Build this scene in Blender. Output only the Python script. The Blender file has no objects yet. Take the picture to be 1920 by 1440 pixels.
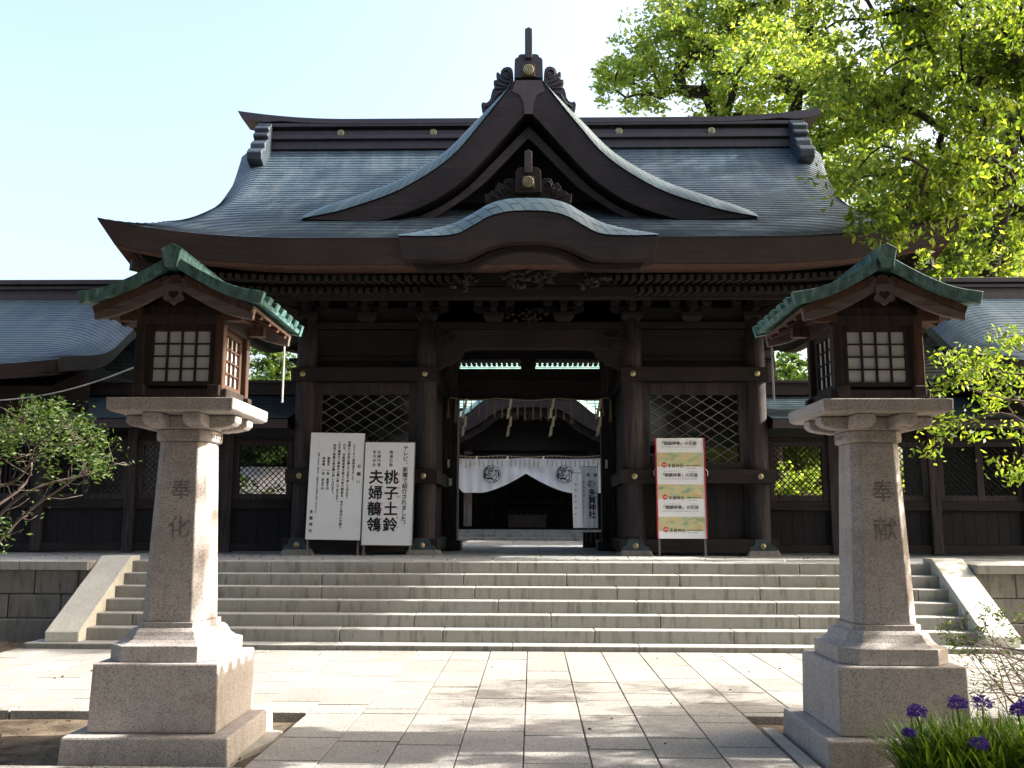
import bpy, bmesh, math, random
import numpy as np
from mathutils import Vector, Matrix
random.seed(7); RNG = np.random.default_rng(7)
C = bpy.context.scene.collection
SC = bpy.context.scene

# ---------------------------------------------------------------- camera, sky, sun
F_PX, EYE, CAMX = 1735.0, 1.6, 0.06
YAW, PITCH, ROLL = -math.atan(38/1735.), math.atan(257/1735.), 0.003
def cam_axes():
    f = np.array([math.sin(YAW)*math.cos(PITCH), math.cos(YAW)*math.cos(PITCH), math.sin(PITCH)])
    r = np.array([math.cos(YAW), -math.sin(YAW), 0.]); u = np.cross(r, f)
    return r*math.cos(ROLL)+u*math.sin(ROLL), -r*math.sin(ROLL)+u*math.cos(ROLL), f
AX = cam_axes()
cam = bpy.data.cameras.new('camera'); camo = bpy.data.objects.new('camera', cam); C.objects.link(camo)
cam.sensor_width = 36; cam.lens = F_PX/1920*36; cam.clip_start = .05; cam.clip_end = 2000
M = Matrix(((AX[0][0], AX[1][0], -AX[2][0], CAMX), (AX[0][1], AX[1][1], -AX[2][1], 0), (AX[0][2], AX[1][2], -AX[2][2], EYE), (0, 0, 0, 1)))
camo.matrix_world = M; SC.camera = camo
SUN_EL, SUN_AZ = math.radians(33), math.radians(86)      # azimuth clockwise from +Y
w = bpy.data.worlds.new('World'); SC.world = w; w.use_nodes = True
nt = w.node_tree; bg = nt.nodes['Background']; sky = nt.nodes.new('ShaderNodeTexSky')
sky.sky_type = 'NISHITA'; sky.sun_disc = False; sky.sun_elevation = SUN_EL; sky.sun_rotation = SUN_AZ
sky.air_density = 1.2; sky.dust_density = 8.0; sky.ozone_density = 1.0
nt.links.new(sky.outputs[0], bg.inputs[0]); bg.inputs[1].default_value = 0.15
sl = bpy.data.lights.new('sun', 'SUN'); sl.energy = 4.0; sl.angle = math.radians(.53); sl.color = (1, .945, .86)
so = bpy.data.objects.new('sun', sl); C.objects.link(so)
sd = Vector((math.sin(SUN_AZ)*math.cos(SUN_EL), math.cos(SUN_AZ)*math.cos(SUN_EL), math.sin(SUN_EL)))
so.rotation_euler = sd.to_track_quat('Z', 'Y').to_euler()
SC.view_settings.view_transform = 'Standard'; SC.view_settings.look = 'None'
SC.view_settings.exposure = 1.97; SC.view_settings.gamma = 1

def at(px, py, Y):                       # measured pixel of the photograph at a known depth -> world x, z
    d = AX[0]*(px-960)/F_PX+AX[1]*(720-py)/F_PX+AX[2]; d = d/d[1]*Y
    return float(CAMX+d[0]), float(EYE+d[2])

# ---------------------------------------------------------------- materials
def newmat(name):
    m = bpy.data.materials.new(name); m.use_nodes = True
    return m, m.node_tree.nodes, m.node_tree.links, m.node_tree.nodes['Principled BSDF']
def noise(N, L, vec, scale, detail=4, rough=.6, dim='3D'):
    n = N.new('ShaderNodeTexNoise'); n.inputs['Scale'].default_value = scale
    n.inputs['Detail'].default_value = detail; n.inputs['Roughness'].default_value = rough
    if vec is not None: L.new(vec, n.inputs['Vector'])
    return n.outputs['Fac']
def ramp(N, L, fac, stops):
    r = N.new('ShaderNodeValToRGB'); e = r.color_ramp.elements
    while len(e) < len(stops): e.new(.5)
    for i, (p, c) in enumerate(stops): e[i].position = p; e[i].color = (*c, 1) if len(c) == 3 else c
    L.new(fac, r.inputs[0]); return r.outputs[0]
def mapping(N, L, scale=(1, 1, 1), src='Object', rot=(0, 0, 0)):
    t = N.new('ShaderNodeTexCoord'); m = N.new('ShaderNodeMapping')
    m.inputs['Scale'].default_value = scale; m.inputs['Rotation'].default_value = rot
    L.new(t.outputs[src], m.inputs[0]); return m.outputs[0]
def mix(N, L, a, b, fac, mode='MIX'):
    x = N.new('ShaderNodeMix'); x.data_type = 'RGBA'; x.blend_type = mode
    for s, v in ((x.inputs[0], fac), (x.inputs[6], a), (x.inputs[7], b)):
        if isinstance(v, (int, float)): s.default_value = v
        elif isinstance(v, tuple): s.default_value = (*v, 1)
        else: L.new(v, s)
    return x.outputs[2]
def bump(N, L, P, h, strength=.3, dist=.01):
    b = N.new('ShaderNodeBump'); b.inputs['Strength'].default_value = strength; b.inputs['Distance'].default_value = dist
    L.new(h, b.inputs['Height']); L.new(b.outputs[0], P.inputs['Normal'])
def mplain(name, col, rough=.6, metal=0, var=.25, scale=8, spec=.5, bs=.15):
    m, N, L, P = newmat(name); v = mapping(N, L)
    n = noise(N, L, v, scale, 5)
    c = ramp(N, L, n, [(.3, tuple(x*(1-var) for x in col)), (.7, tuple(min(1, x*(1+var)) for x in col))])
    L.new(c, P.inputs['Base Color']); P.inputs['Roughness'].default_value = rough; P.inputs['Metallic'].default_value = metal
    P.inputs['Specular IOR Level'].default_value = spec
    if bs: bump(N, L, P, noise(N, L, v, scale*6, 3), bs, .01)
    return m
def mwood(name, dark, light, axis='z', rough=.75, scale=1.):
    m, N, L, P = newmat(name)
    s = {'z': (14, 14, .8), 'x': (.8, 14, 14), 'y': (14, .8, 14)}[axis]
    v = mapping(N, L, tuple(k*scale for k in s)); n = noise(N, L, v, 2.2, 8, .65)
    big = noise(N, L, mapping(N, L), 1.1, 3)
    c = ramp(N, L, n, [(.32, dark), (.5, tuple((a+b)/2 for a, b in zip(dark, light))), (.72, light)])
    c2 = mix(N, L, c, ramp(N, L, big, [(.3, (.55, .5, .5)), (.7, (1.25, 1.2, 1.2))]), 1., 'MULTIPLY')
    L.new(c2, P.inputs['Base Color']); P.inputs['Roughness'].default_value = rough; P.inputs['Specular IOR Level'].default_value = .3
    bump(N, L, P, n, .5, .01); return m
def mgranite(name, base, dark, dirt_shade=(.2, .18, .15), speck=140, dirty=.4, streak=False):
    m, N, L, P = newmat(name); v = mapping(N, L)
    vo = N.new('ShaderNodeTexVoronoi'); vo.inputs['Scale'].default_value = speck; L.new(v, vo.inputs['Vector'])
    h = N.new('ShaderNodeSeparateColor'); L.new(vo.outputs['Color'], h.inputs[0])
    sp = ramp(N, L, h.outputs[0], [(0, dark), (.2, dark), (.28, base), (.8, base), (1, tuple(min(1, x*1.3) for x in base))])
    n2 = noise(N, L, v, 3.0, 6)
    c = mix(N, L, sp, ramp(N, L, n2, [(.35, tuple(x*.8 for x in base)), (.65, tuple(x*1.12 for x in base))]), .45)
    n3 = noise(N, L, mapping(N, L, (5, 3, .8)) if streak else v, 2.0 if streak else 1.6, 8, .72)
    f = ramp(N, L, n3, [(.5, (0, 0, 0)), (.68, (dirty,)*3)])
    if not streak:                         # rain streaks down the shaft and plinth
        n4 = noise(N, L, mapping(N, L, (11, 11, .8)), 1.8, 8, .7); c = mix(N, L, c, tuple(x*.8 for x in dirt_shade), ramp(N, L, n4, [(.52, (0, 0, 0)), (.72, (.38,)*3)]))
    if streak:                             # vertical faces: streaks of grime, plus an even painted shade
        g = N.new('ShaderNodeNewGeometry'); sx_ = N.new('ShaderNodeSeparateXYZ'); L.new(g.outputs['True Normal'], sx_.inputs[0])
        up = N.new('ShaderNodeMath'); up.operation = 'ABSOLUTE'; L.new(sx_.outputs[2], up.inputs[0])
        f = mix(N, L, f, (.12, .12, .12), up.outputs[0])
        c = mix(N, L, c, tuple((a+b_)*.5 for a, b_ in zip(dirt_shade, base)), ramp(N, L, up.outputs[0], [(.2, (.85,)*3), (.8, (0, 0, 0))]))  # whole vertical face darkened in its colour to stand in for shade
    c = mix(N, L, c, dirt_shade, f)
    L.new(c, P.inputs['Base Color']); P.inputs['Roughness'].default_value = .85; P.inputs['Specular IOR Level'].default_value = .3
    bump(N, L, P, noise(N, L, v, 90, 3), .35, .004); return m
def mslab(name, base):                     # paving: a tone per slab from a face attribute
    m, N, L, P = newmat(name); v = mapping(N, L)
    a = N.new('ShaderNodeAttribute'); a.attribute_name = 'tone'
    vo = N.new('ShaderNodeTexVoronoi'); vo.inputs['Scale'].default_value = 120; L.new(v, vo.inputs['Vector'])
    h = N.new('ShaderNodeSeparateColor'); L.new(vo.outputs['Color'], h.inputs[0])
    sp = ramp(N, L, h.outputs[0], [(0, tuple(x*.45 for x in base)), (.2, tuple(x*.7 for x in base)), (.35, base), (1, tuple(x*1.15 for x in base))])
    c = mix(N, L, sp, ramp(N, L, a.outputs['Fac'], [(0, (.88, .87, .85)), (.5, (1, .99, .97)), (1, (1.08, 1.06, 1.04))]), 1., 'MULTIPLY')
    st = ramp(N, L, noise(N, L, v, 1.3, 9, .75), [(.45, (0, 0, 0)), (.7, (.45,)*3)])
    c = mix(N, L, c, tuple(x*.55 for x in base), st)
    L.new(c, P.inputs['Base Color']); P.inputs['Roughness'].default_value = .8; P.inputs['Specular IOR Level'].default_value = .35
    bump(N, L, P, noise(N, L, v, 60, 4), .3, .004); return m
def mshingle(name, c1, c2, stain, rowh=.134, bw=.42, rough=.42, stainamt=.6, darkline=.35, mort=.0035):
    m, N, L, P = newmat(name)
    t = N.new('ShaderNodeTexCoord'); mp = N.new('ShaderNodeMapping'); L.new(t.outputs['UV'], mp.inputs[0])
    b = N.new('ShaderNodeTexBrick'); L.new(mp.outputs[0], b.inputs['Vector'])
    b.inputs['Scale'].default_value = 1; b.inputs['Brick Width'].default_value = bw; b.inputs['Row Height'].default_value = rowh; L.new(mp.outputs[0], b.inputs['Vector'])
    b.inputs['Mortar Size'].default_value = mort; b.inputs['Mortar Smooth'].default_value = .1; b.inputs['Bias'].default_value = 0
    b.inputs['Color1'].default_value = (*c1, 1); b.inputs['Color2'].default_value = (*c2, 1); b.inputs['Mortar'].default_value = (*[x*darkline for x in c1], 1)
    mp2 = N.new('ShaderNodeMapping'); mp2.inputs['Scale'].default_value = (2.2, .45, 1); L.new(t.outputs['UV'], mp2.inputs[0])
    n = noise(N, L, mp2.outputs[0], 1.5, 8, .7)
    c = mix(N, L, b.outputs['Color'], stain, ramp(N, L, n, [(.45, (0, 0, 0)), (.7, (stainamt,)*3)]))
    n2 = noise(N, L, mp.outputs[0], .45, 3)
    c = mix(N, L, c, ramp(N, L, n2, [(.3, (.75, .8, .85)), (.7, (1.2, 1.15, 1.1))]), 1., 'MULTIPLY')
    L.new(c, P.inputs['Base Color']); P.inputs['Roughness'].default_value = rough; P.inputs['Specular IOR Level'].default_value = .5
    bump(N, L, P, noise(N, L, mp.outputs[0], 9, 3), .25, .01); return m
def mleaf(name, stops, trans=.55, rough=.5):
    m, N, L, P = newmat(name); g = N.new('ShaderNodeNewGeometry')
    c = ramp(N, L, g.outputs['Random Per Island'], stops)
    L.new(c, P.inputs['Base Color']); P.inputs['Roughness'].default_value = rough; P.inputs['Specular IOR Level'].default_value = .35
    tr = N.new('ShaderNodeBsdfTranslucent'); c2 = mix(N, L, c, (1.5, 1.35, .55), 1., 'MULTIPLY'); L.new(c2, tr.inputs[0])
    mx = N.new('ShaderNodeMixShader'); mx.inputs[0].default_value = trans
    L.new(P.outputs[0], mx.inputs[1]); L.new(tr.outputs[0], mx.inputs[2])
    L.new(mx.outputs[0], N['Material Output'].inputs['Surface']); return m

GRAN = mgranite('lantern_granite', (.42, .385, .37), (.07, .062, .06), (.15, .125, .105), 185, .5)
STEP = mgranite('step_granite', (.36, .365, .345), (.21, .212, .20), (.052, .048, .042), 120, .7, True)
CHEEK = mgranite('cheek_granite', (.46, .46, .42), (.3, .3, .28), (.3, .29, .22), 120, .4)
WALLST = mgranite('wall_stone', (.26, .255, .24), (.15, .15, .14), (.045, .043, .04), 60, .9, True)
PAVE = mslab('paving_granite', (.29, .28, .265))
TERR = mslab('terrace_granite', (.30, .31, .31))
CONC = mplain('concrete', (.33, .31, .28), .9, var=.2, scale=6)
TILE = mshingle('copper_shingle', (.036, .064, .092), (.052, .084, .112), (.12, .15, .165), darkline=.2, mort=.006)
TILEE = mshingle('copper_edge_shingle', (.065, .125, .15), (.11, .18, .20), (.22, .27, .27), .17, .34, .4, .5, .2, .012)
TILEH = mshingle('green_copper_shingle', (.16, .31, .28), (.21, .36, .32), (.40, .42, .30), .2, .5, .5)
FASC = mwood('copper_fascia', (.017, .0135, .0155), (.035, .0275, .030), 'x', .55, .6)
RIDG = mplain('ridge_copper', (.034, .026, .034), .5, 0, .25, 5)
BOARD = mwood('weathered_board', (.035, .032, .036), (.09, .08, .085), 'x')
WDZ = mwood('dark_wood_vertical', (.007, .006, .0075), (.062, .053, .060), 'z')
WDX = mwood('dark_wood_horizontal', (.005, .0042, .0045), (.026, .0195, .0205), 'x')
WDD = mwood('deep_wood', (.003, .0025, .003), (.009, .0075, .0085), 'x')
WPAN = mwood('panel_wood', (.004, .0038, .005), (.014, .0135, .0175), 'z')
SOFF = mplain('orange_soffit_board', (.05, .020, .013), .7, 0, .4, 10)
RAFT = mwood('rafter_wood', (.012, .010, .010), (.036, .031, .031), 'y')
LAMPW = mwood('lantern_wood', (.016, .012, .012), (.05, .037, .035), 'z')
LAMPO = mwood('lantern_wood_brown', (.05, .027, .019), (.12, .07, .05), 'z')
BARGE = mwood('lantern_bargeboard', (.08, .068, .064), (.20, .17, .16), 'x')
VERD = None
def mverd():
    m, N, L, P = newmat('verdigris_copper'); v = mapping(N, L, (6, 6, 2.2)); n = noise(N, L, v, 2.6, 9, .7)
    c = ramp(N, L, n, [(.35, (.012, .022, .024)), (.45, (.05, .12, .12)), (.58, (.11, .235, .225)), (.72, (.30, .44, .41))])
    L.new(c, P.inputs['Base Color']); P.inputs['Roughness'].default_value = .5
    bump(N, L, P, noise(N, L, v, 12, 3), .3, .005); return m
VERD = mverd()
def add_trans(m, col, f):
    N, L = m.node_tree.nodes, m.node_tree.links; P = N['Principled BSDF']
    tr = N.new('ShaderNodeBsdfTranslucent'); tr.inputs[0].default_value = (*col, 1); mx = N.new('ShaderNodeMixShader'); mx.inputs[0].default_value = f
    L.new(P.outputs[0], mx.inputs[1]); L.new(tr.outputs[0], mx.inputs[2]); L.new(mx.outputs[0], N['Material Output'].inputs['Surface'])
BRASS = mplain('brass', (.40, .35, .20), .42, .6, .3, 60)
BRASSD = mplain('brass_dark', (.06, .045, .02), .5, .2)
BLUEM = mplain('blue_patina', (.022, .045, .058), .6, 0, .6, 9)
PAPER = mplain('shoji_paper', (.68, .70, .69), .9, 0, .08, 3, .2, 0)
add_trans(PAPER, (.8, .8, .76), .35)
WHITE = mplain('white_board', (.74, .77, .82), .5, 0, .03, 3, .3, 0)
BANN = mplain('banner_vinyl', (.86, .88, .92), .35, 0, .04, 3, .5, .1); add_trans(BANN, (.86, .88, .92), .4)
CLOTH = mplain('white_cloth', (.87, .88, .90), .9, 0, .04, 3, .2, .1); add_trans(CLOTH, (.8, .79, .78), .25)
INK = mplain('black_ink', (.015, .015, .018), .7, 0, .1, 20, .3, 0)
REDI = mplain('red_ink', (.62, .06, .05), .6, 0, .1, 20, .3, 0)
REDC = mplain('red_trim', (.40, .03, .05), .6, 0, .2, 20, .3, 0)
CARVE = mplain('carved_mark', (.20, .185, .175), .9, 0, .4, 30, .2, .2)
GREYW = mwood('grey_lattice', (.12, .11, .11), (.24, .225, .22), 'z')
STRAW = mplain('straw', (.34, .27, .17), .9, 0, .3, 30)
SHIDE = mplain('aged_paper', (.72, .69, .56), .8, 0, .1, 10)
GLASS = mplain('dark_pane', (.006, .007, .009), .06, 0, .2, 3, .6, 0)
STEEL = mplain('steel_post', (.25, .25, .26), .5, .5)
BLACKP = mplain('black_plastic', (.015, .015, .016), .5)
CABLE = mplain('grey_cable', (.35, .35, .36), .6)
def mart():
    m, N, L, P = newmat('watercolour_print'); v = mapping(N, L, (2.4, 1, 6)); n = noise(N, L, v, 2.0, 6, .7); n2 = noise(N, L, v, 1.2, 3)
    c = ramp(N, L, n, [(.34, (.10, .24, .22)), (.45, (.30, .40, .24)), (.52, (.55, .50, .26)), (.60, (.52, .33, .18)), (.72, (.7, .68, .55))])
    c = mix(N, L, c, (.62, .60, .38), ramp(N, L, n2, [(.4, (0, 0, 0)), (.6, (.5,)*3)]))
    L.new(c, P.inputs['Base Color']); P.inputs['Roughness'].default_value = .6; return m
ART = mart()
SOIL = mplain('soil', (.12, .095, .07), .95, 0, .5, 7, .1, .8)
BARK = mwood('bark', (.016, .013, .010), (.055, .046, .038), 'z', .9, .6)
BARKL = mplain('twig_bark', (.085, .065, .055), .9, 0, .4, 20)
LF_CAM = mleaf('camphor_leaf', [(0, (.10, .18, .045)), (.4, (.19, .30, .075)), (.75, (.32, .42, .11)), (1, (.46, .52, .15))], .64)
LF_NEAR = mleaf('near_leaf', [(0, (.06, .115, .02)), (.5, (.12, .20, .035)), (.85, (.22, .31, .05)), (1, (.36, .43, .08))], .62)
LF_DARK = mleaf('dense_leaf', [(0, (.03, .075, .014)), (.5, (.06, .13, .02)), (1, (.18, .25, .05))], .4)
LF_BLOCKER = mleaf('blocker_leaf', [(0, (.02, .035, .014)), (1, (.04, .06, .02))], .15)  # dark foliage of the unseen sky-blocking trees
LF_BUSH = mleaf('shrub_leaf', [(0, (.018, .042, .010)), (.5, (.04, .085, .017)), (1, (.10, .15, .03))], .35)
LF_BLADE = mleaf('blade_leaf', [(0, (.04, .10, .012)), (.6, (.08, .17, .02)), (1, (.20, .28, .05))], .45, .35)
PURPLE = mplain('purple_petal', (.13, .05, .40), .6, 0, .5, 40)

# ---------------------------------------------------------------- mesh builder
class MB:
    def __init__(s): s.v = []; s.f = []; s.uv = []; s.mi = []; s.tone = []
    def face(s, idx, uv=None, mi=0, tone=.5): s.f.append(tuple(idx)); s.uv.append(uv); s.mi.append(mi); s.tone.append(tone)
    def hexa(s, p, mi=0, tone=.5):         # 8 corners: bottom 4 ccw, top 4 ccw
        b = len(s.v); s.v += [tuple(q) for q in p]
        for q in ((3, 2, 1, 0), (4, 5, 6, 7), (0, 1, 5, 4), (1, 2, 6, 5), (2, 3, 7, 6), (3, 0, 4, 7)): s.face([b+i for i in q], None, mi, tone)
    def box(s, x0, x1, y0, y1, z0, z1, mi=0, tone=.5):
        x0, x1 = sorted((x0, x1)); y0, y1 = sorted((y0, y1)); z0, z1 = sorted((z0, z1))
        s.hexa([(x0, y0, z0), (x1, y0, z0), (x1, y1, z0), (x0, y1, z0), (x0, y0, z1), (x1, y0, z1), (x1, y1, z1), (x0, y1, z1)], mi, tone)
    def frus(s, cx, cy, z0, z1, h0, h1, ch0=0, ch1=0, mi=0):      # square (or chamfered) frustum
        def ring(h, c, z):
            if c <= 0: return [(cx-h, cy-h, z), (cx+h, cy-h, z), (cx+h, cy+h, z), (cx-h, cy+h, z)]
            return [(cx-h+c, cy-h, z), (cx+h-c, cy-h, z), (cx+h, cy-h+c, z), (cx+h, cy+h-c, z), (cx+h-c, cy+h, z), (cx-h+c, cy+h, z), (cx-h, cy+h-c, z), (cx-h, cy-h+c, z)]
        s.loft([ring(h0, ch0, z0), ring(h1, ch1, z1)], True, mi)
    def loft(s, rings, cap=True, mi=0, closed=True):
        n = len(rings[0]); b = len(s.v)
        for r in rings: s.v += [tuple(q) for q in r]
        for k in range(len(rings)-1):
            for i in range(n if closed else n-1):
                j = (i+1) % n; s.face([b+k*n+i, b+k*n+j, b+(k+1)*n+j, b+(k+1)*n+i], None, mi)
        if cap: s.face([b+i for i in range(n)][::-1], None, mi); s.face([b+(len(rings)-1)*n+i for i in range(n)], None, mi)
    def bar(s, a, b, wd, ht, up=(0, 0, 1), mi=0):
        a, b = Vector(a), Vector(b); d = (b-a).normalized(); u = Vector(up); sd_ = d.cross(u)
        if sd_.length < 1e-4: sd_ = Vector((1, 0, 0))
        sd_.normalize(); u = sd_.cross(d).normalized(); q = []
        for p in (a, b):
            q.append([p-sd_*wd/2-u*ht/2, p+sd_*wd/2-u*ht/2, p+sd_*wd/2+u*ht/2, p-sd_*wd/2+u*ht/2])
        s.loft(q, True, mi)
    def tube(s, pts, rad, n=6, cap=True, mi=0):
        pts = [Vector(p) for p in pts]; rings = []
        if not isinstance(rad, (list, tuple)): rad = [rad]*len(pts)
        for i, p in enumerate(pts):
            d = (pts[min(i+1, len(pts)-1)]-pts[max(i-1, 0)]).normalized()
            a = d.cross(Vector((0, 0, 1)) if abs(d.z) < .9 else Vector((1, 0, 0))).normalized(); b = d.cross(a)
            rings.append([tuple(p+(a*math.cos(t)+b*math.sin(t))*rad[i]) for t in (2*math.pi*k/n for k in range(n))])
        s.loft(rings, cap, mi)
    def prism(s, poly, y0, y1, mi=0):      # outline in x,z extruded along y
        s.loft([[(x, y0, z) for x, z in poly], [(x, y1, z) for x, z in poly]], True, mi)
    def prismx(s, poly, x0, x1, mi=0):     # outline in y,z extruded along x
        s.loft([[(x0, y, z) for y, z in poly], [(x1, y, z) for y, z in poly]], True, mi)
    def strip(s, A, B, y0, y1, mi=0):      # band between two outlines (x,z), thick from y0 to y1
        R = []
        for a, d in zip(A, B):
            if R and math.hypot(a[0]-R[-1][0][0], a[1]-R[-1][0][2]) < 1e-5 and math.hypot(d[0]-R[-1][3][0], d[1]-R[-1][3][2]) < 1e-5: continue
            R.append([(a[0], y0, a[1]), (a[0], y1, a[1]), (d[0], y1, d[1]), (d[0], y0, d[1])])
        s.loft(R, True, mi)
    def grid(s, P, UV=None, mi=0):
        m, n = len(P), len(P[0]); b = len(s.v)
        for r in P: s.v += [tuple(q) for q in r]
        for i in range(m-1):
            for j in range(n-1):
                q = [(i, j), (i, j+1), (i+1, j+1), (i+1, j)]
                s.face([b+a*n+c for a, c in q], [UV[a][c] for a, c in q] if UV else None, mi)
    def disc(s, c, r, axis='y', th=.02, n=20, mi=0):
        o = {'y': lambda t, k: (c[0]+r*math.cos(t), c[1]+k, c[2]+r*math.sin(t)), 'x': lambda t, k: (c[0]+k, c[1]+r*math.cos(t), c[2]+r*math.sin(t)),
             'z': lambda t, k: (c[0]+r*math.cos(t), c[1]+r*math.sin(t), c[2]+k)}[axis]
        s.loft([[o(2*math.pi*i/n, -th/2) for i in range(n)], [o(2*math.pi*i/n, th/2) for i in range(n)]], True, mi)
    def build(s, name, mats, parent=None, smooth=False, bevel=0, fix=True, loc=None):
        me = bpy.data.meshes.new(name); me.from_pydata(s.v, [], s.f)
        mats = mats if isinstance(mats, (list, tuple)) else [mats]
        for m in mats: me.materials.append(m)
        if len(mats) > 1: me.polygons.foreach_set('material_index', s.mi)
        if any(u is not None for u in s.uv):
            l = me.uv_layers.new(name='UVMap'); k = 0; buf = []
            for fc, u in zip(s.f, s.uv): buf += [c for q in (u if u else [(0, 0)]*len(fc)) for c in q]
            l.data.foreach_set('uv', buf)
        if len(set(s.tone)) > 1:
            a = me.attributes.new('tone', 'FLOAT', 'FACE'); a.data.foreach_set('value', s.tone)
        if fix:
            bm = bmesh.new(); bm.from_mesh(me); bmesh.ops.recalc_face_normals(bm, faces=bm.faces); bm.to_mesh(me); bm.free()
        me.polygons.foreach_set('use_smooth', [smooth]*len(me.polygons))
        o = bpy.data.objects.new(name, me); C.objects.link(o)
        if parent: o.parent = parent; o.matrix_parent_inverse = Matrix.Identity(4)
        if loc: o.location = loc
        if bevel:
            md = o.modifiers.new('bevel', 'BEVEL'); md.width = bevel; md.segments = 2; md.limit_method = 'ANGLE'; md.angle_limit = .6
        return o
def tag(o, label=None, cat=None, group=None, kind=None):
    if label: o['label'] = label
    if cat: o['category'] = cat
    if group: o['group'] = group
    if kind: o['kind'] = kind
    return o
def thing(name, label, cat, loc=(0, 0, 0), group=None, rot=(0, 0, 0)):
    o = bpy.data.objects.new(name, None); C.objects.link(o); o.location = loc; o.rotation_euler = rot; o.empty_display_size = .2
    return tag(o, label, cat, group)
def part(mb, name, mat, parent, lab=None, **k):
    o = mb.build(name, mat, parent, **k)
    if lab: o['label'] = lab
    return o
def parts(mb, name, mat, parent, gap=.002, **k):   # one object for every separate piece
    n = len(mb.v); root = list(range(n))
    def fd(a):
        while root[a] != a: root[a] = root[root[a]]; a = root[a]
        return a
    for f in mb.f:
        for q in f[1:]: root[fd(f[0])] = fd(q)
    comp = {}
    for i in range(n): comp.setdefault(fd(i), []).append(i)
    V = np.array(mb.v); cs = list(comp.values()); bb = [(V[c].min(0)-gap, V[c].max(0)+gap) for c in cs]; g = list(range(len(cs)))
    def fg(a):
        while g[a] != a: a = g[a]
        return a
    for i in range(len(cs)):
        for j in range(i):
            if (bb[i][0] <= bb[j][1]).all() and (bb[j][0] <= bb[i][1]).all(): g[fg(i)] = fg(j)
    out = {}; own = {}
    for i, c in enumerate(cs):
        for v in c: own[v] = fg(i)
    for q, f in enumerate(mb.f):
        o = out.setdefault(own[f[0]], (MB(), {})); m, mp = o
        for v in f:
            if v not in mp: mp[v] = len(m.v); m.v.append(mb.v[v])
        m.face([mp[v] for v in f], mb.uv[q], mb.mi[q], mb.tone[q])
    return [part(m, name, mat, parent, **k) for m, _ in out.values()]
def lerp(a, b, t): return a+(b-a)*t
def spline(pts, n):                        # Catmull-Rom through 2-D / 3-D points
    P = [np.array(p, float) for p in pts]; P = [2*P[0]-P[1]]+P+[2*P[-1]-P[-2]]; out = []
    for i in range(1, len(P)-2):
        for k in range(n):
            t = k/n; a, b, c, d = P[i-1], P[i], P[i+1], P[i+2]
            out.append(tuple(.5*((2*b)+(c-a)*t+(2*a-5*b+4*c-d)*t*t+(3*b-3*c+d-a)*t**3)))
    out.append(tuple(P[-2])); return out
def mirror(pts): return pts+[(-p[0], p[1]) for p in reversed(pts)]

# ---------------------------------------------------------------- ground
def struct(mb, name, mat, **k): o = mb.build(name, mat, **k); o['kind'] = 'structure'; return o
b = MB(); n = 60
gx = np.concatenate([[-400, -100, -40], np.linspace(-14, 14, 57), [40, 100, 400]]); gy = np.concatenate([[-60, -10], np.linspace(0, 14, 43), [40, 120, 400]])
from mathutils import noise as mn
P = [[(x, y, -.075+(.022*mn.noise(Vector((x*1.7, y*1.7, 0)))+.012*mn.noise(Vector((x*6, y*6, 3))) if abs(x) < 15 and 0 <= y < 13 else 0)) for x in gx] for y in gy]
b.grid(P); struct(b, 'ground', SOIL, smooth=True)
def slabs(b, x0, x1, y0, y1, wx, ly, z1=0, th=.09, g=.010, stag=True, alongx=False):
    x = x0; c = 0
    while x < x1-.05:
        w_ = min(wx, x1-x); y = y0-(random.random()*ly if stag else 0)
        while y < y1-.02:
            l = ly*random.uniform(.75, 1.25); a, e = max(y, y0), min(y+l, y1)
            if e-a > .04:
                dz = random.uniform(-.0018, .0018); jx = random.uniform(-.001, .001)
                q = (x+g/2+jx, x+w_-g/2+jx, a+g*.9, e-g*.9)
                if alongx: q = (q[2], q[3], q[0], q[1])
                b.box(q[0], q[1], q[2], q[3], z1-th, z1+dz, tone=random.random())
            y += l
        x += w_
b = MB(); slabs(b, -1.83, 1.83, -4, 8.06, .4575, .74); slabs(b, -1.83, 1.83, 8.06, 11.84, .4575, .8)
struct(b, 'centre_path', PAVE, bevel=.004)
b = MB(); slabs(b, -6.4, -1.83, 8.22, 11.84, .457, .8); slabs(b, 1.83, 6.4, 8.22, 11.84, .457, .8)
slabs(b, -14, -6.4, 8.22, 10.9, .457, .8); slabs(b, 6.4, 14, 8.22, 10.9, .457, .8)
slabs(b, 8.06, 8.22, -14, -1.83, .16, 1.5, alongx=True); slabs(b, 8.06, 8.22, 1.83, 14, .16, 1.5, alongx=True)
slabs(b, 5.9, 6.33, -9, -1.83, .43, 1.1, alongx=True)
struct(b, 'cross_path', PAVE, bevel=.004)
b = MB(); b.box(-14, 14, 8.1, 10.85, -.1, -.03); b.box(-6.35, 6.35, 10.85, 11.8, -.1, -.03); b.box(-1.8, 1.8, -4, 8.1, -.1, -.03)
struct(b, 'path_bedding', SOIL)
b = MB(); ZT = 1.02
b.box(-16, 16, 13.5, 24.2, .0, ZT-.05)
struct(b, 'terrace_base', WALLST)
b = MB(); slabs(b, -16, 16, 13.47, 15.2, .62, .62, ZT, .05); slabs(b, -16, 16, 15.2, 24.2, .9, .9, ZT, .05)
struct(b, 'terrace_pavement', TERR, bevel=.003)
b = MB(); slabs(b, -1.9, 1.9, 24.2, 29.1, .475, .9, ZT-.02, .05); b.box(-1.85, 1.85, 24.2, 29.1, ZT-.2, ZT-.05)
struct(b, 'inner_path', PAVE, bevel=.003)
b = MB(); b.box(-40, 40, 24.2, 90, .0, ZT-.16); struct(b, 'inner_yard', SOIL)

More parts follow.
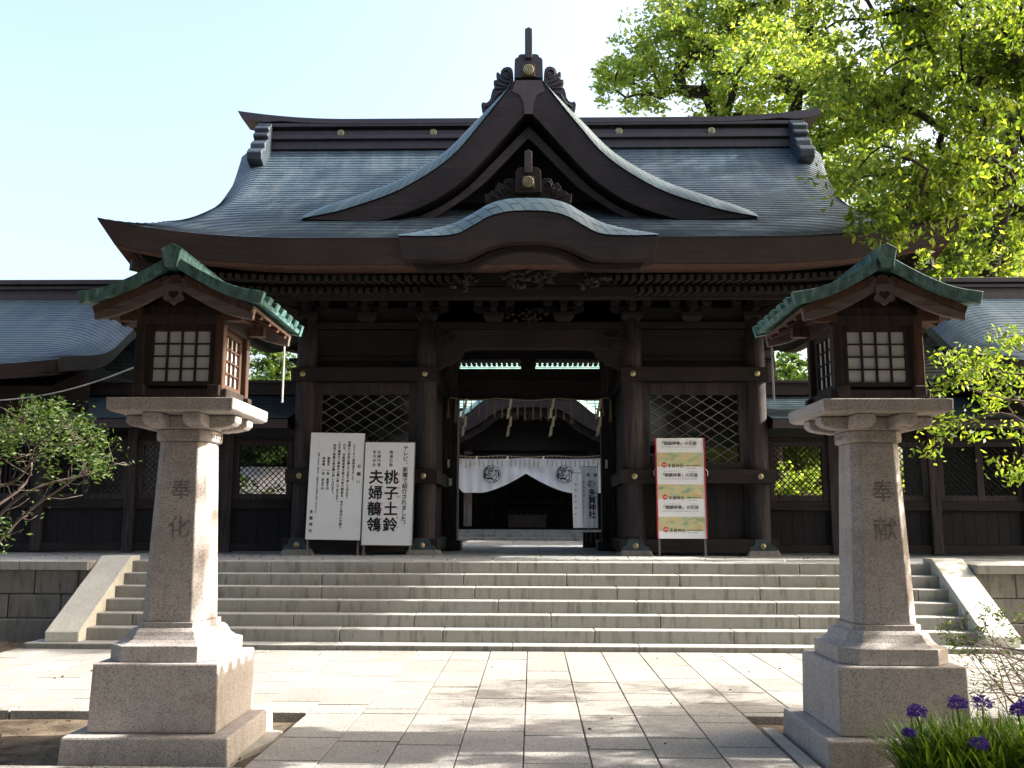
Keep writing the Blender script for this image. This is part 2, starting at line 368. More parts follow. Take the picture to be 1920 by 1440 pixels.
# ---------------------------------------------------------------- stone staircase
st = thing('stone_staircase', 'wide granite staircase of seven shallow steps rising to the wooden gate', 'staircase', (0, 11.9, 0))
def P0(o): o.location = -Vector(o.parent.location); return o
b = MB(); x = -6.35
while x < 6.3:
    l = random.uniform(1.5, 2.3); e = min(x+l, 6.35); b.box(x+.003, e-.003, 11.88, 12.3, -.05, .06+random.uniform(-.002, .002)); x = e
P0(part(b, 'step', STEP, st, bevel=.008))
for k in range(1, 7):
    b = MB(); yk = 12.18+.255*(k-1); zk = .06+.16*k; x = -5.72-random.random()*1.2
    while x < 5.7:
        l = random.uniform(1.3, 2.2); a, e = max(x, -5.72), min(x+l, 5.72)
        if e > a+.05:
            j = random.uniform(-.003, .003); b.box(a+.003, e-.003, yk+j, yk+.36, zk-.17, zk+random.uniform(-.0015, .0015))
        x += l
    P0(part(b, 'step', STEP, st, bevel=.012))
for sx in (-1, 1):
    b = MB(); prof = [(11.98, .06), (11.98, .19), (13.42, 1.09), (13.72, 1.09), (13.72, .06)]
    x0, x1 = sorted((sx*5.70, sx*6.14)); b.prismx(prof, x0, x1)
    P0(part(b, 'cheek_slab', CHEEK, st, bevel=.012))
for sx, nm in ((-1, 'left of the staircase'), (1, 'right of the staircase behind the twiggy bush')):
    wl = thing('retaining_wall', 'mossy dark stone retaining wall with pale coping, '+nm, 'wall', (sx*10, 13.2, 0))
    b = MB(); lo, hi = (-16, -6.16) if sx < 0 else (6.16, 16)
    x = lo
    while x < hi: l = random.uniform(1.1, 1.8); b.box(x+.003, min(x+l, hi)-.003, 13.06, 13.6, .90, 1.023); x += l
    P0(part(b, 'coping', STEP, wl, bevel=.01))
    b = MB()
    for r in range(3):
        x = lo; z0 = -.1+r*.335
        while x < hi: l = random.uniform(.5, .95); b.box(x+.006, min(x+l, hi)-.006, 13.16+random.uniform(-.008, .008), 13.6, z0, z0+.326); x += l
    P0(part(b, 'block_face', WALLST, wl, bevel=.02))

# ---------------------------------------------------------------- lettering
GL = {}
def glyph(ch, bold=0.):
    k = (ch, bold)
    if k not in GL:
        c = bpy.data.curves.new('g', 'FONT'); c.body = ch; c.resolution_u = 2; c.offset = bold; c.size = 1
        o = bpy.data.objects.new('g', c); C.objects.link(o); bpy.context.view_layer.update()
        m = bpy.data.meshes.new_from_object(o.evaluated_get(bpy.context.evaluated_depsgraph_get()))
        v = [tuple(q.co) for q in m.vertices]; f = [tuple(p.vertices) for p in m.polygons]
        bpy.data.objects.remove(o); bpy.data.curves.remove(c); bpy.data.meshes.remove(m)
        cx = .47
        GL[k] = (v, f, cx)
    return GL[k]
def put(b, ch, x, z, size, y=0., bold=0., rot=0., sx=1.):
    v, f, cx = glyph(ch, 0.); ca, sa = math.cos(rot), math.sin(rot); cps = [(0, 0)]
    if bold: cps += [(bold*math.cos(a), bold*math.sin(a)) for a in (.5, 2.0, 3.6, 5.2)]
    for k, (ox, oz) in enumerate(cps):
        o = len(b.v)
        for q in v:
            u, w_ = (q[0]-cx+ox)*size*sx, (q[1]-.38+oz)*size; b.v.append((x+u*ca-w_*sa, y-k*.00015, z+u*sa+w_*ca))
        for p in f: b.face([o+i for i in p])
def vert(b, s, x, z0, z1, size, y=0., bold=0., jit=0.):
    for i, ch in enumerate(s):
        if ch == ' ': continue
        z = lerp(z0, z1, (i+.5)/len(s)); rot = 0
        xx = x+(size*.55 if ch in '、。' else 0); z += size*.5 if ch in '、。' else 0
        if ch == 'ー': rot = math.pi/2
        put(b, ch, xx+random.uniform(-jit, jit)*size, z, size, y, bold, rot+random.uniform(-jit, jit))

# ---------------------------------------------------------------- the gate
G = thing('shrine_gate', 'large dark wooden shrine gate with a curved copper shingle roof and pointed central gable', 'gate', (0, 0, 0))
YE, YR = 13.8, 18.9
PROF = [(13.8, 5.93), (14.5, 6.27), (15.3, 6.72), (16, 7.16), (17, 7.86), (18, 8.70), (18.6, 9.28), (18.9, 9.6)]
PS = spline(PROF, 8); PY = np.array([p[0] for p in PS]); PZ = np.array([p[1] for p in PS])
PL = np.concatenate([[0], np.cumsum(np.hypot(np.diff(PY), np.diff(PZ)))])
def wid(Y): return float(np.interp(Y, [13.8, 14.2, 14.6, 15.2, 16.5, 17.8, 18.9], [6.74, 6.40, 6.15, 6.0, 5.93, 6.0, 6.2]))
def mainpt(u, Y, off=0.):
    W = wid(Y); x = u*W; z = float(np.interp(Y, PY, PZ)); t = abs(x)
    z += .34*max(0, (t-3.4)/3.34)**2.3*math.exp(-(Y-YE)/1.6)
    e = max(0, 1-(W-t)/.55); z -= .26*e*e*min(1, max(0, (Y-14.8)/2.2))
    return x, Y, z+off
US = [-1+2*i/70 for i in range(71)]; US = sorted(set(US+[s*k for s in (-1, 1) for k in (.93, .96, .985)]))
def shingle_grid(b, ptf, s0, s1, us, course=.134, h=.014, uvx=lambda u: u*6.2, mi=0):
    rows, uvs = [], []; s = s0; k = 0
    while s < s1-1e-6:
        e = min(s+course, s1)
        for q, o in ((s, h), (e, 0.)):
            rows.append([ptf(u, q, o) for u in us]); uvs.append([(uvx(u), k*course+(0.002 if o else course-.002)) for u in us])
        s = e; k += 1
    b.grid(rows, uvs, mi)
b = MB(); LT = PL[-1]
def front(u, s, o): return mainpt(u, float(np.interp(s, PL, PY)), o)
def back(u, s, o): x, y, z = front(u, s, o); return x, 2*YR-y, z+.16*max(0, 1-(y-YE)/3)
shingle_grid(b, front, 0, LT, US); shingle_grid(b, back, 0, LT, US[::3])
roof = part(b, 'roof', TILE, G, fix=False)
b = MB()                                  # side slopes under the verges
for sx in (-1, 1):
    def side(u, s, o):
        t = s*.87; xx = 6.74-t; y = lerp(YE+t, 2*YR-YE-t, (u+1)/2)
        z = float(np.interp(YE+t, PY, PZ))+.08*(u+1)*max(0, 1-t/3)+.34*max(0, (abs(y-YR)-2.6)/2.5)**2.3*math.exp(-t/1.6)*(1 if abs(y-YR) > 2.6 else 0)
        return sx*xx, y, z+o-(.03 if t > .05 else 0)
    shingle_grid(b, side, 0, 2.4, [-1+i/12 for i in range(25)], uvx=lambda u: u*5)
parts(b, 'side_roof', TILE, roof, fix=False)
# eave fascia loop
def eave_loop(z_off, inset):
    pts = []
    for u in US: x, y, z = mainpt(u, YE); pts.append((x*(6.74-inset)/6.74, y+inset, z+z_off))
    ys = np.linspace(YE, 2*YR-YE, 21)[1:-1]
    for y in ys: pts.append((6.74-inset, lerp(YE+inset, 2*YR-YE-inset, (y-YE)/(2*(YR-YE))), 5.93+.16*(y-YE)/10.2+.34*max(0, (abs(y-YR)-2.6)/2.5)**2.3+z_off))
    for u in reversed(US): x, y, z = mainpt(u, YE); pts.append((x*(6.74-inset)/6.74, 2*YR-YE-inset, z+z_off+.16))
    for y in ys[::-1]: pts.append((-6.74+inset, lerp(YE+inset, 2*YR-YE-inset, (y-YE)/(2*(YR-YE))), 5.93+.16*(y-YE)/10.2+.34*max(0, (abs(y-YR)-2.6)/2.5)**2.3+z_off))
    return pts
b = MB(); b.loft([eave_loop(.012, 0), eave_loop(-.02, 0.004), eave_loop(-.36, .20), eave_loop(-.37, .5)], False); part(b, 'fascia', FASC, roof, fix=False)
b = MB(); b.loft([eave_loop(-.365, .21), eave_loop(-.42, .24), eave_loop(-.425, .5)], False); part(b, 'eave_board', SOFF, roof, fix=False)
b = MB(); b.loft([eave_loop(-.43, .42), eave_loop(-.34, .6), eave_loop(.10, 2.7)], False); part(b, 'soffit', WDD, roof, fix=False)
b = MB()
for sx in (-1, 1):                        # verge boards and gable ends
    yy = np.linspace(14.9, YR, 24); A = []; B = []
    for y in yy: x, _, z = mainpt(sx, y); A.append((x, y, z)); B.append((x-sx*.08, y, z-.30))
    for S in (1, -1):
        a = [(p[0], p[1] if S > 0 else 2*YR-p[1], p[2]) for p in A]; c = [(p[0], p[1] if S > 0 else 2*YR-p[1], p[2]) for p in B]
        d = [(p[0]-sx*.06, p[1], p[2]) for p in c]; e = [(p[0]-sx*.14, p[1], p[2]-.01) for p in a]
        b.grid([a, c, d, e])
parts(b, 'verge_board', FASC, roof, fix=False)
b = MB()
for sx in (-1, 1): b.prismx([(15.6, 6.7), (17, 7.5), (18, 8.3), (YR, 9.2), (2*YR-18, 8.3), (2*YR-17, 7.5), (2*YR-15.6, 6.7)], sx*4.9, sx*4.98)
parts(b, 'gable_end', WDD, roof)
def crest(name, x, y, z, r, parent, ax='y'):
    b = MB(); b.disc((x, y, z), r, ax, .05, 24); o = part(b, name, BRASS, parent, bevel=r*.12)
    b = MB(); k = [(0, -1)]
    for t in range(24):                  # dark ring and paired marks on the face
        a0, a1 = 2*math.pi*t/24, 2*math.pi*(t+1)/24
        b.hexa([(x+r*.70*math.cos(a0), y-.03, z+r*.70*math.sin(a0)), (x+r*.70*math.cos(a1), y-.03, z+r*.70*math.sin(a1)), (x+r*.70*math.cos(a1), y-.02, z+r*.70*math.sin(a1)), (x+r*.70*math.cos(a0), y-.02, z+r*.70*math.sin(a0)),
                (x+r*.78*math.cos(a0), y-.03, z+r*.78*math.sin(a0)), (x+r*.78*math.cos(a1), y-.03, z+r*.78*math.sin(a1)), (x+r*.78*math.cos(a1), y-.02, z+r*.78*math.sin(a1)), (x+r*.78*math.cos(a0), y-.02, z+r*.78*math.sin(a0))])
    b.box(x-r*.06, x+r*.06, y-.032, y-.02, z-r*.55, z+r*.45)
    for s in (-1, 1):
        b.tube([(x+s*r*.22, y-.03, z+r*.42), (x+s*r*.42, y-.03, z+r*.05), (x+s*r*.34, y-.03, z-r*.38), (x+s*r*.16, y-.03, z-r*.5)], r*.055, 5)
    part(b, 'emblem', BRASSD, o); return o
# main ridge
b = MB()
for z0, z1, h in ((9.42, 9.62, .24), (9.62, 9.70, .31), (9.70, 9.845, .21), (9.845, 9.905, .17), (9.905, 9.985, .29)): b.box(-5.5, 5.5, YR-h, YR+h, z0, z1)
rdg = part(b, 'ridge', RIDG, roof, bevel=.008)
b = MB(); rg = []
for i in range(41):
    u = -1+i/20; x = 6.24*u; t = abs(x); up = .20*max(0, (t-3.8)/2.44)**2; dn = .20*max(0, (t-5.6)/.64)**1.2*.3
    rg.append([(x+(0 if abs(u) < 1 else -.1*u), YR-.30, 9.99+up-.03-(.06 if t > 5.6 else 0)), (x+(0 if abs(u) < 1 else -.1*u), YR+.30, 9.99+up-.03-(.06 if t > 5.6 else 0)), (x, YR+.30, 10.07+up), (x, YR, 10.11+up), (x, YR-.30, 10.07+up)])
b.loft(rg); part(b, 'ridge_cap', RIDG, rdg)
for x in (-4.02, -2.04, 1.9, 3.85): crest('crest', x, YR-.235, 9.775, .075, rdg)
for sx in (-1, 1):
    b = MB(); pr = [(0, 10.0), (-.28, 10.0), (-.34, 9.93), (-.33, 9.88), (-.45, 9.86), (-.52, 9.78), (-.47, 9.68), (-.56, 9.66), (-.58, 9.58), (-.50, 9.52), (-.60, 9.46), (-.72, 9.36), (-.72, 9.22), (-.84, 9.2), (-.95, 9.08), (-.92, 8.92), (-.75, 8.85), (0, 8.85)]
    full = [(YR+p[0], p[1]) for p in pr]+[(YR-p[0], p[1]) for p in reversed(pr[1:-1])]
    b.prismx(full, sx*5.48, sx*5.80); part(b, 'ridge_end_ornament', mplain('ornament_copper', (.03, .042, .055), .45, 0, .4, 9) if sx < 0 else bpy.data.materials['ornament_copper'], rdg, bevel=.03)

# big triangular dormer gable (outlines measured at the photo, depth 15.2)
YG = 15.2
gable = bpy.data.objects.new('gable', None); C.objects.link(gable); gable.parent = G
def L2(pts, Y, cx=-.02):                 # photo pixels on the left half -> (x<=0, z), centred on the axis
    return [(min(0., at(px, py, Y)[0]-cx), at(px, py, Y)[1]) for px, py in pts]
outL = spline(L2([(562, 411), (610, 402), (660, 389), (750, 356), (840, 299), (900, 232), (940, 182), (965, 150)], YG), 4)
innL = spline(L2([(700, 416), (740, 405), (780, 391), (820, 371), (870, 335), (920, 283), (960, 238), (988, 208)], YG), 4)
botL = [(x, z) for x, z in innL]
A, B = outL+[(0, outL[-1][1])], innL[:-1]+[(0, innL[-1][1]), (0, innL[-1][1])]
A2, B2 = A[:len(A)], B[:len(A)]
while len(B2) < len(A2): B2.append(B2[-1])
b = MB(); b.strip(mirror(A2), mirror(B2), YG, YG+.07); part(b, 'gable_fascia', FASC, gable, bevel=.01)
k = [(-.23, A2[-1][1]-.10), (-.12, A2[-1][1]-.14), (-.075, A2[-1][1]-.30), (-.07, B2[-1][1]+.05), (0, B2[-1][1]+.10)]
b = MB(); pts = L2([(960, 157), (958, 172), (972, 178), (979, 192), (981, 214)], YG)
b.prism(mirror([(-.225, outL[-1][1]-.012)]+pts[1:]), YG-.012, YG+.02); part(b, 'gable_apex_plate', mplain('apex_copper', (.055, .042, .05), .5), gable)
def offs(c, d):                          # outward (up-left) offset of a left half outline
    o = []
    for i, p in enumerate(c):
        q0, q1 = c[max(i-1, 0)], c[min(i+1, len(c)-1)]; tx, tz = q1[0]-q0[0], q1[1]-q0[1]; l = math.hypot(tx, tz) or 1
        dd = d[i]; o.append((p[0]-tz/l*dd, p[1]+tx/l*dd))
    return o
nL = len(outL); dd = [.28*math.sin(math.pi*min(1, (i/(nL-1))**.75*.93+.03))**.6*(1-.8*(i/(nL-1))**3) for i in range(nL)]
for sx in (-1, 1):
    b = MB(); rows, uvs = [], []; acc = [0]
    for i in range(1, nL): acc.append(acc[-1]+math.hypot(outL[i][0]-outL[i-1][0], outL[i][1]-outL[i-1][1]))
    for t in [0, .15, .35, .6, .8, 1]:
        cv = offs(outL, [d*math.sin(t*math.pi/2)*.9+.012 for d in dd]); yy = YG-.02+.20*t**1.3
        rows.append([(-sx*x if sx > 0 else x, yy, z) for x, z in cv]); uvs.append([(-.35*t*t+.2*t+5, a-.55*t) for a in acc])
    cv = offs(outL, [d*.9+.012 for d in dd])
    for yy in (15.6, 16.4, 17.6, YR): rows.append([(-sx*x if sx > 0 else x, yy, z) for x, z in cv]); uvs.append([(5+yy, a-.55-.8*(yy-15.4)) for a in acc])
    b.grid(rows, uvs); part(b, 'gable_roof', TILEE, gable, fix=False, smooth=True)
mid = spline(L2([(760, 412), (820, 386), (870, 352), (920, 303), (960, 262), (988, 233)], YG+.15), 4); mid[-1] = (0, mid[-1][1])
mid2 = spline(L2([(800, 412), (852, 380), (900, 345), (940, 305), (965, 279), (988, 256)], YG+.15), 4); mid2[-1] = (0, mid2[-1][1])
b = MB(); b.strip(mirror(mid), mirror(mid2), YG+.22, YG+.28); part(b, 'inner_bargeboard', BOARD, gable, bevel=.01)
b = MB(); ins = [(x*1.01, z+.01) for x, z in innL]; b.strip(mirror(outL+[(0, outL[-1][1])]), mirror([(x, z-.02) for x, z in ins]+[(0, ins[-1][1])]), YG+.10, YG+.9)
part(b, 'gable_soffit', WDD, gable)
b = MB(); b.prism([(-3.2, 6.3), (0, 9.0), (3.2, 6.3)], YG+.7, YG+.76)
for i in range(-8, 9): b.box(i*.3-.02, i*.3+.02, YG+.66, YG+.70, 6.3, 8.9-abs(i)*.27)
b.box(-2.6, 2.6, YG+.6, YG+.70, 7.2, 7.36); part(b, 'gable_wall', WDD, gable)
def fin(b, pts, ox, oy, sc, cxp, Y, y0, y1):
    cx = at(cxp, 300, Y)[0]; q = [at(ox+px/sc, oy+py/sc, Y) for px, py in pts]; q = [(x-cx, z) for x, z in q]
    b.prism(q, y0, y1); b.prism([(-x, z) for x, z in q], y0, y1)
FIN = [(495, 870), (490, 800), (480, 740), (450, 705), (400, 695), (340, 715), (305, 760), (298, 812), (270, 778), (240, 780), (235, 830), (250, 892), (200, 898), (195, 940), (212, 1005), (180, 1040), (162, 1105), (150, 1170), (120, 1215), (80, 1238), (30, 1222), (10, 1270), (20, 1340), (60, 1430), (250, 1300), (420, 1080)]
b = MB(); fin(b, FIN, 900, 40, 8, 990, 15.55, 15.5, 15.62); orn = parts(b, 'ridge_ornament', RIDG, gable, bevel=.012)[0]
b = MB(); cx0 = at(990, 300, 15.5)[0]
for S in (1, -1):                         # scroll relief lines
    for path in ([(450, 830), (420, 810), (430, 770), (400, 735), (350, 745), (325, 800)], [(430, 870), (380, 850), (330, 800)], [(420, 930), (330, 900), (260, 850)], [(380, 985), (300, 960), (215, 925)], [(400, 1010), (300, 1010), (215, 1010)], [(330, 1060), (240, 1110), (170, 1230), (60, 1290)]):
        q = [at(900+px/8, 40+py/8, 15.5) for px, py in spline(path, 3)]; b.tube([(S*(x-cx0), 15.49, z) for x, z in q], .016, 5)
parts(b, 'scroll_relief', RIDG, orn, smooth=True)
b = MB(); q = [at(900+px/8, 40+py/8, 15.3) for px, py in [(505, 860), (512, 600), (530, 570), (560, 560), (575, 525), (610, 512), (722, 512)]]
b.prism(mirror([(x-at(990, 100, 15.3)[0]+.0, z) for x, z in q]), 15.25, 15.6); bl = part(b, 'crest_block', RIDG, orn, bevel=.012)
b = MB(); c0 = at(990, 130, 15.2); rr = .115
b.box(-rr, rr, 15.235, 15.255, c0[1]-rr, c0[1]+rr); part(b, 'crest_recess', BRASSD, bl, bevel=.02)
crest('crest', 0, 15.215, c0[1], .095, bl)
b = MB(); z0 = at(990, 106, 15.35)[1]; z1 = at(990, 62, 15.35)[1]
b.prism([(-.064, z0-.1), (.064, z0-.1), (.066, z1), (0, z1+.035), (-.066, z1)], 15.2, 16.3)
part(b, 'ridge_pole_end', RIDG, orn, bevel=.008)

# undulating gable over the eave
YK = 13.62
kara = bpy.data.objects.new('undulating_gable', None); C.objects.link(kara); kara.parent = G
ktop = spline(L2([(744, 443), (800, 444), (852, 440), (885, 424), (915, 407), (950, 398), (989, 396)], YK), 5); ktop[-1] = (0, ktop[-1][1])
kbot = spline(L2([(752, 486), (805, 487), (862, 485), (895, 471), (922, 460), (952, 454), (989, 452)], YK), 5); kbot[-1] = (0, kbot[-1][1])
b = MB(); b.strip(mirror(ktop), mirror(kbot), YK, YK+.5); part(b, 'gable_fascia', FASC, kara, bevel=.008)
b = MB(); kb2 = [(x*.93, z) for x, z in kbot]; b.strip(mirror([(x, z-.005) for x, z in kb2]), mirror([(x*.97, z-.10) for x, z in kb2]), YK+.22, YK+.4); part(b, 'lower_bargeboard', WDX, kara, bevel=.008)
b = MB(); acc = [0]; full = mirror(ktop)
full = [p for i, p in enumerate(full) if i == 0 or abs(p[0]-full[i-1][0]) > 1e-5]
for i in range(1, len(full)): acc.append(acc[-1]+math.hypot(full[i][0]-full[i-1][0], full[i][1]-full[i-1][1]))
rows, uvs = [], []
for t in (0, .2, .45, .75, 1):
    yy = YK-.015+.2*t; r = []
    for x, z in full:
        k = max(0, 1-abs(x)/2.05); r.append((x, yy, z+.012+(.05+.22*min(1, k*2.0))*math.sin(t*math.pi/2)))
    rows.append(r); uvs.append([(5+t*.3, a+.3*t) for a in acc])
for yy in (14.2, 14.6, 15.0, 15.6): rows.append([(p[0], yy, p[2]) for p in rows[4]]); uvs.append([(5+yy, a+.3) for a in acc])
b.grid(rows, uvs); part(b, 'gable_roof', TILEE, kara, fix=False, smooth=True)
b = MB(); K = [(722, 925), (712, 905), (690, 898), (665, 905), (650, 935), (632, 922), (612, 945), (608, 965), (585, 972), (570, 988), (550, 985), (552, 1010), (556, 1035), (640, 1030), (700, 1012), (788, 1005), (788, 920)]
fin(b, K, 720, 30, 2.939, 989, 14.2, 14.15, 14.27); orn = parts(b, 'ridge_ornament', WDX, kara, bevel=.012)[0]
b = MB(); q = [at(720+px/2.939, 30+py/2.939, 14.1) for px, py in [(716, 980), (718, 870), (724, 850), (745, 838), (788, 838)]]; cc = at(988.2, 340, 14.1)[0]
b.prism(mirror([(x-cc, z) for x, z in q]), 14.05, 14.3)
bl = part(b, 'crest_block', WDX, orn, bevel=.012); c0 = at(988, 340, 14.0)
b = MB(); b.box(-.10, .10, 14.035, 14.055, c0[1]-.10, c0[1]+.10); part(b, 'crest_recess', BRASSD, bl, bevel=.02)
crest('crest', 0, 14.02, c0[1], .088, bl)
b = MB(); z0 = at(988, 315, 14.1)[1]; z1 = at(988, 287, 14.1)[1]; b.prism([(-.06, z0-.1), (.06, z0-.1), (.06, z1), (0, z1+.03), (-.06, z1)], 14.02, 14.5); part(b, 'ridge_pole_end', BOARD, orn, bevel=.006)
b = MB(); cx0 = at(989, 340, 14.1)[0]
for S in (1, -1):
    for path in ([(700, 935), (685, 915), (665, 930), (672, 960), (700, 968)], [(650, 945), (665, 985)], [(620, 955), (650, 995)], [(585, 985), (620, 1005)]):
        q = [at(720+px/2.939, 30+py/2.939, 14.14) for px, py in spline(path, 3)]; b.tube([(S*(x-cx0), 14.14, z) for x, z in q], .014, 5)
parts(b, 'scroll_relief', WDX, orn, smooth=True)

# rafters (two rows), counted out from the middle
mbr = MB(); mbr.hexa([(-.036, 0, -.045), (.036, 0, -.045), (.036, 1.7, .23), (-.036, 1.7, .23), (-.036, 0, .045), (.036, 0, .045), (.036, 1.7, .32), (-.036, 1.7, .32)])
spots = []
for row in (0, 1):
    yy = (14.32, 14.85)[row]; zz = (5.435, 5.37)[row]; px = .1295
    for i in range(-47, 48):
        x = (i+.5*row)*px
        if abs(x) > 6.0 or (abs(x) < 1.05): continue
        lift = .34*max(0, (abs(x)-3.4)/3.34)**2.3*.9; spots.append((abs(x), row, x, yy, zz+lift))
spots.sort(); first = None; rest = MB()
for i, (_, row, x, yy, zz) in enumerate(spots):
    if i < 100:
        if first is None: o = mbr.build('rafter', RAFT, G); first = o
        else: o = first.copy(); C.objects.link(o)
        o.location = (x, yy, zz)
    else:
        p0 = len(rest.v); rest.v += [(v[0]+x, v[1]+yy, v[2]+zz) for v in mbr.v]
        for f in mbr.f: rest.face([p0+q for q in f])
for i in range(-46, 47): rest.box(i*.1295-.04, i*.1295+.04, 22.6, 23.5, 5.535, 5.605)
o = rest.build('rafter_row', RAFT, G); o['kind'] = 'stuff'

# columns, beams, brackets
YC = [16.3, 18.9, 21.5]; XC = [-3.97, -1.82, 1.83, 4.0]
for yc in YC:
    for xc in XC:
        if yc == 18.9 and abs(xc) < 3: continue
        b = MB(); n = 20; rings = []
        for z, r in ((1.12, .185), (1.2, .19), (4.2, .188), (5.3, .18)): rings.append([(xc+r*math.cos(2*math.pi*i/n), yc+r*math.sin(2*math.pi*i/n), z) for i in range(n)])
        b.loft(rings); col = part(b, 'column', WDZ, G, smooth=False)
        col.data.polygons.foreach_set('use_smooth', [len(p.vertices) == 4 for p in col.data.polygons])
        b = MB(); b.frus(xc, yc, ZT-.01, ZT+.12, .30, .25, .02, .03); part(b, 'column_base', WALLST, col, bevel=.02)
def nail(x, y, z, parent, r=.05):
    b = MB(); n = 14
    b.loft([[(x+rr*math.cos(2*math.pi*i/n), y-d, z+rr*math.sin(2*math.pi*i/n)) for i in range(n)] for rr, d in ((r, 0), (r, .012), (r*.75, .022), (r*.45, .018), (r*.4, .045), (r*.1, .055))]); part(b, 'nail_cover', BRASS, parent, smooth=True)
for s in (-1, 1):
    xs = sorted((s*3.985, s*1.825)); x0, x1 = xs[0]-.21, xs[1]+.21
    F = YC[0]
    for nm, z0, z1, yo, ex, mat in (('upper_tie_beam', 4.04, 4.28, .26, 0, WDX), ('lower_tie_beam', 2.25, 2.49, .26, .04, WDX), ('ground_sill', 1.07, 1.30, .25, .06, WDX)):
        b = MB(); b.box(x0-ex, x1+ex, F-yo, F-.10, z0, z1); b.box(x0-ex, x1+ex, F+.10, F+yo, z0, z1)
        for e in (x0-ex, x1+ex-.09): b.box(e, e+.09, F-.10, F+.10, z0, z1)
        be = part(b, nm, mat, G, bevel=.01)
        for xc in (xs[0], xs[1]): nail(xc, F-yo, (z0+z1)/2, be)
        b = MB()
        ii = 1.62*s                        # side beams running back beside the passage
        b.box(min(ii, ii+.1*s), max(ii, ii+.1*s), F+.02, 18.8, z0+.004, z1-.004); part(b, 'passage_beam', WDD, G, bevel=.01)
        if nm == 'ground_sill':
            for xc in xs:
                b = MB(); q = [(xc-.23, 1.062), (xc+.23, 1.062), (xc+.23, 1.16), (xc+.15, 1.20), (xc+.12, 1.305), (xc-.12, 1.305), (xc-.15, 1.20), (xc-.23, 1.16)]
                b.prism(q, F-yo-.012, F-yo+.001); part(b, 'sill_fitting', BLUEM, be)
    # window bay
    wx0, wx1 = xs[0]+.155, xs[1]-.15; zb, ztp = 2.49, 4.04
    b = MB(); fw = .15
    b.box(wx0, wx0+fw, F-.06, F+.08, zb+.002, ztp-.002); b.box(wx1-fw, wx1, F-.06, F+.08, zb+.002, ztp-.002); b.box(wx0+fw, wx1-fw, F-.055, F+.08, ztp-.22, ztp-.002); b.box(wx0+fw, wx1-fw, F-.055, F+.08, zb+.002, zb+.14)
    wf = part(b, 'window_frame', WDZ, G, bevel=.012)
    ix0, ix1, iz0, iz1 = wx0+fw, wx1-fw, zb+.14, ztp-.22
    b = MB(); b.box(ix0, ix1, F+.03, F+.035, iz0, iz1); part(b, 'pane', GLASS, wf)
    b = MB(); pw, ph = .30, .19; cyc = (ix0+ix1)/2
    for sg in (1, -1):
        for i in range(-16, 17):
            c = i*pw*.985; pts = []
            # line z = iz0 + sg*(x-cyc-c)*ph/pw
            m_ = sg*ph/pw
            for x in (ix0, ix1): pts.append((x, (iz0+iz1)/2+m_*(x-cyc-c)))
            for z in (iz0, iz1): pts.append((cyc+c+(z-(iz0+iz1)/2)/m_, z))
            ins = sorted([p for p in pts if ix0-1e-6 <= p[0] <= ix1+1e-6 and iz0-1e-6 <= p[1] <= iz1+1e-6])
            if len(ins) >= 2 and math.hypot(ins[-1][0]-ins[0][0], ins[-1][1]-ins[0][1]) > .05:
                b.bar((ins[0][0], F-.012-.006*sg, ins[0][1]), (ins[-1][0], F-.012-.006*sg, ins[-1][1]), .010, .014, (0, 1, 0))
    part(b, 'lattice', GREYW, wf)
    b = MB(); x = wx0
    while x < wx1-.01: e = min(x+.21, wx1); b.box(x+.002, e-.002, F-.02, F+.03, 1.30, 2.25); x = e
    b.box(wx0, wx0+.10, F-.05, F-.021, 1.30, 2.25); b.box(wx1-.10, wx1, F-.05, F-.021, 1.30, 2.25); part(b, 'lower_panel', WPAN, G, bevel=.004)
    b = MB(); b.box(wx0-.1, wx1+.1, F-.02, F+.04, 4.28, 5.4); b.box(wx0-.1, wx1+.1, F-.08, F+.05, 4.86, 4.98); b.box(wx0-.1, wx1+.1, F-.06, F+.05, 4.42, 4.5); part(b, 'upper_panel', WDD, G, bevel=.006)
    # passage side wall
    b = MB(); b.box(s*1.72, s*1.77, 16.5, 18.8, 1.05, 5.3); part(b, 'passage_wall', WPAN, G)
    b = MB(); b.box(s*1.46, s*1.80, 18.72, 19.02, 1.10, 5.3); dp = part(b, 'door_post', WDZ, G, bevel=.015)
    b = MB(); b.box(s*1.36, s*1.92, 18.60, 19.10, ZT-.01, ZT+.2); part(b, 'post_base', BLACKP, dp, bevel=.02)
    b = MB(); b.box(s*4.16-.04, s*4.16+.04, 16.5, 21.4, 1.05, 5.5); part(b, 'side_wall', WPAN, G)
b = MB(); b.prism([(-1.95, 5.4), (-1.95, 4.66), (-1.75, 4.62), (-1.2, 4.62), (-.9, 4.645), (.9, 4.645), (1.2, 4.62), (1.75, 4.62), (1.95, 4.66), (1.95, 4.97), (1.7, 5.0), (-1.7, 5.0), (-1.95, 4.97)][1:], 16.2, 16.44)
part(b, 'rainbow_beam', WDX, G, bevel=.02)
for s in (-1, 1):
    b = MB(); b.prism([(s*1.72, 4.62), (s*1.72, 4.28), (s*1.6, 4.27), (s*1.5, 4.33), (s*1.36, 4.36), (s*1.3, 4.44), (s*1.2, 4.50), (s*1.15, 4.60), (s*1.1, 4.62)], 16.22, 16.40)
    part(b, 'carved_corbel', WDX, G, bevel=.015)
b = MB(); b.box(-4.3, 4.3, 16.18, 16.44, 5.0, 5.12); part(b, 'wall_plate', WDD, G, bevel=.01)
b = MB(); b.box(-1.8, 1.8, 16.5, 16.56, 5.0, 6.4); b.box(-4.2, 4.2, 16.5, 16.56, 5.2, 6.0); part(b, 'inner_wall', WDD, G)
b = MB(); b.box(-1.8, 1.8, 18.75, 19.0, 4.07, 4.48); part(b, 'lintel', WDX, G, bevel=.015)
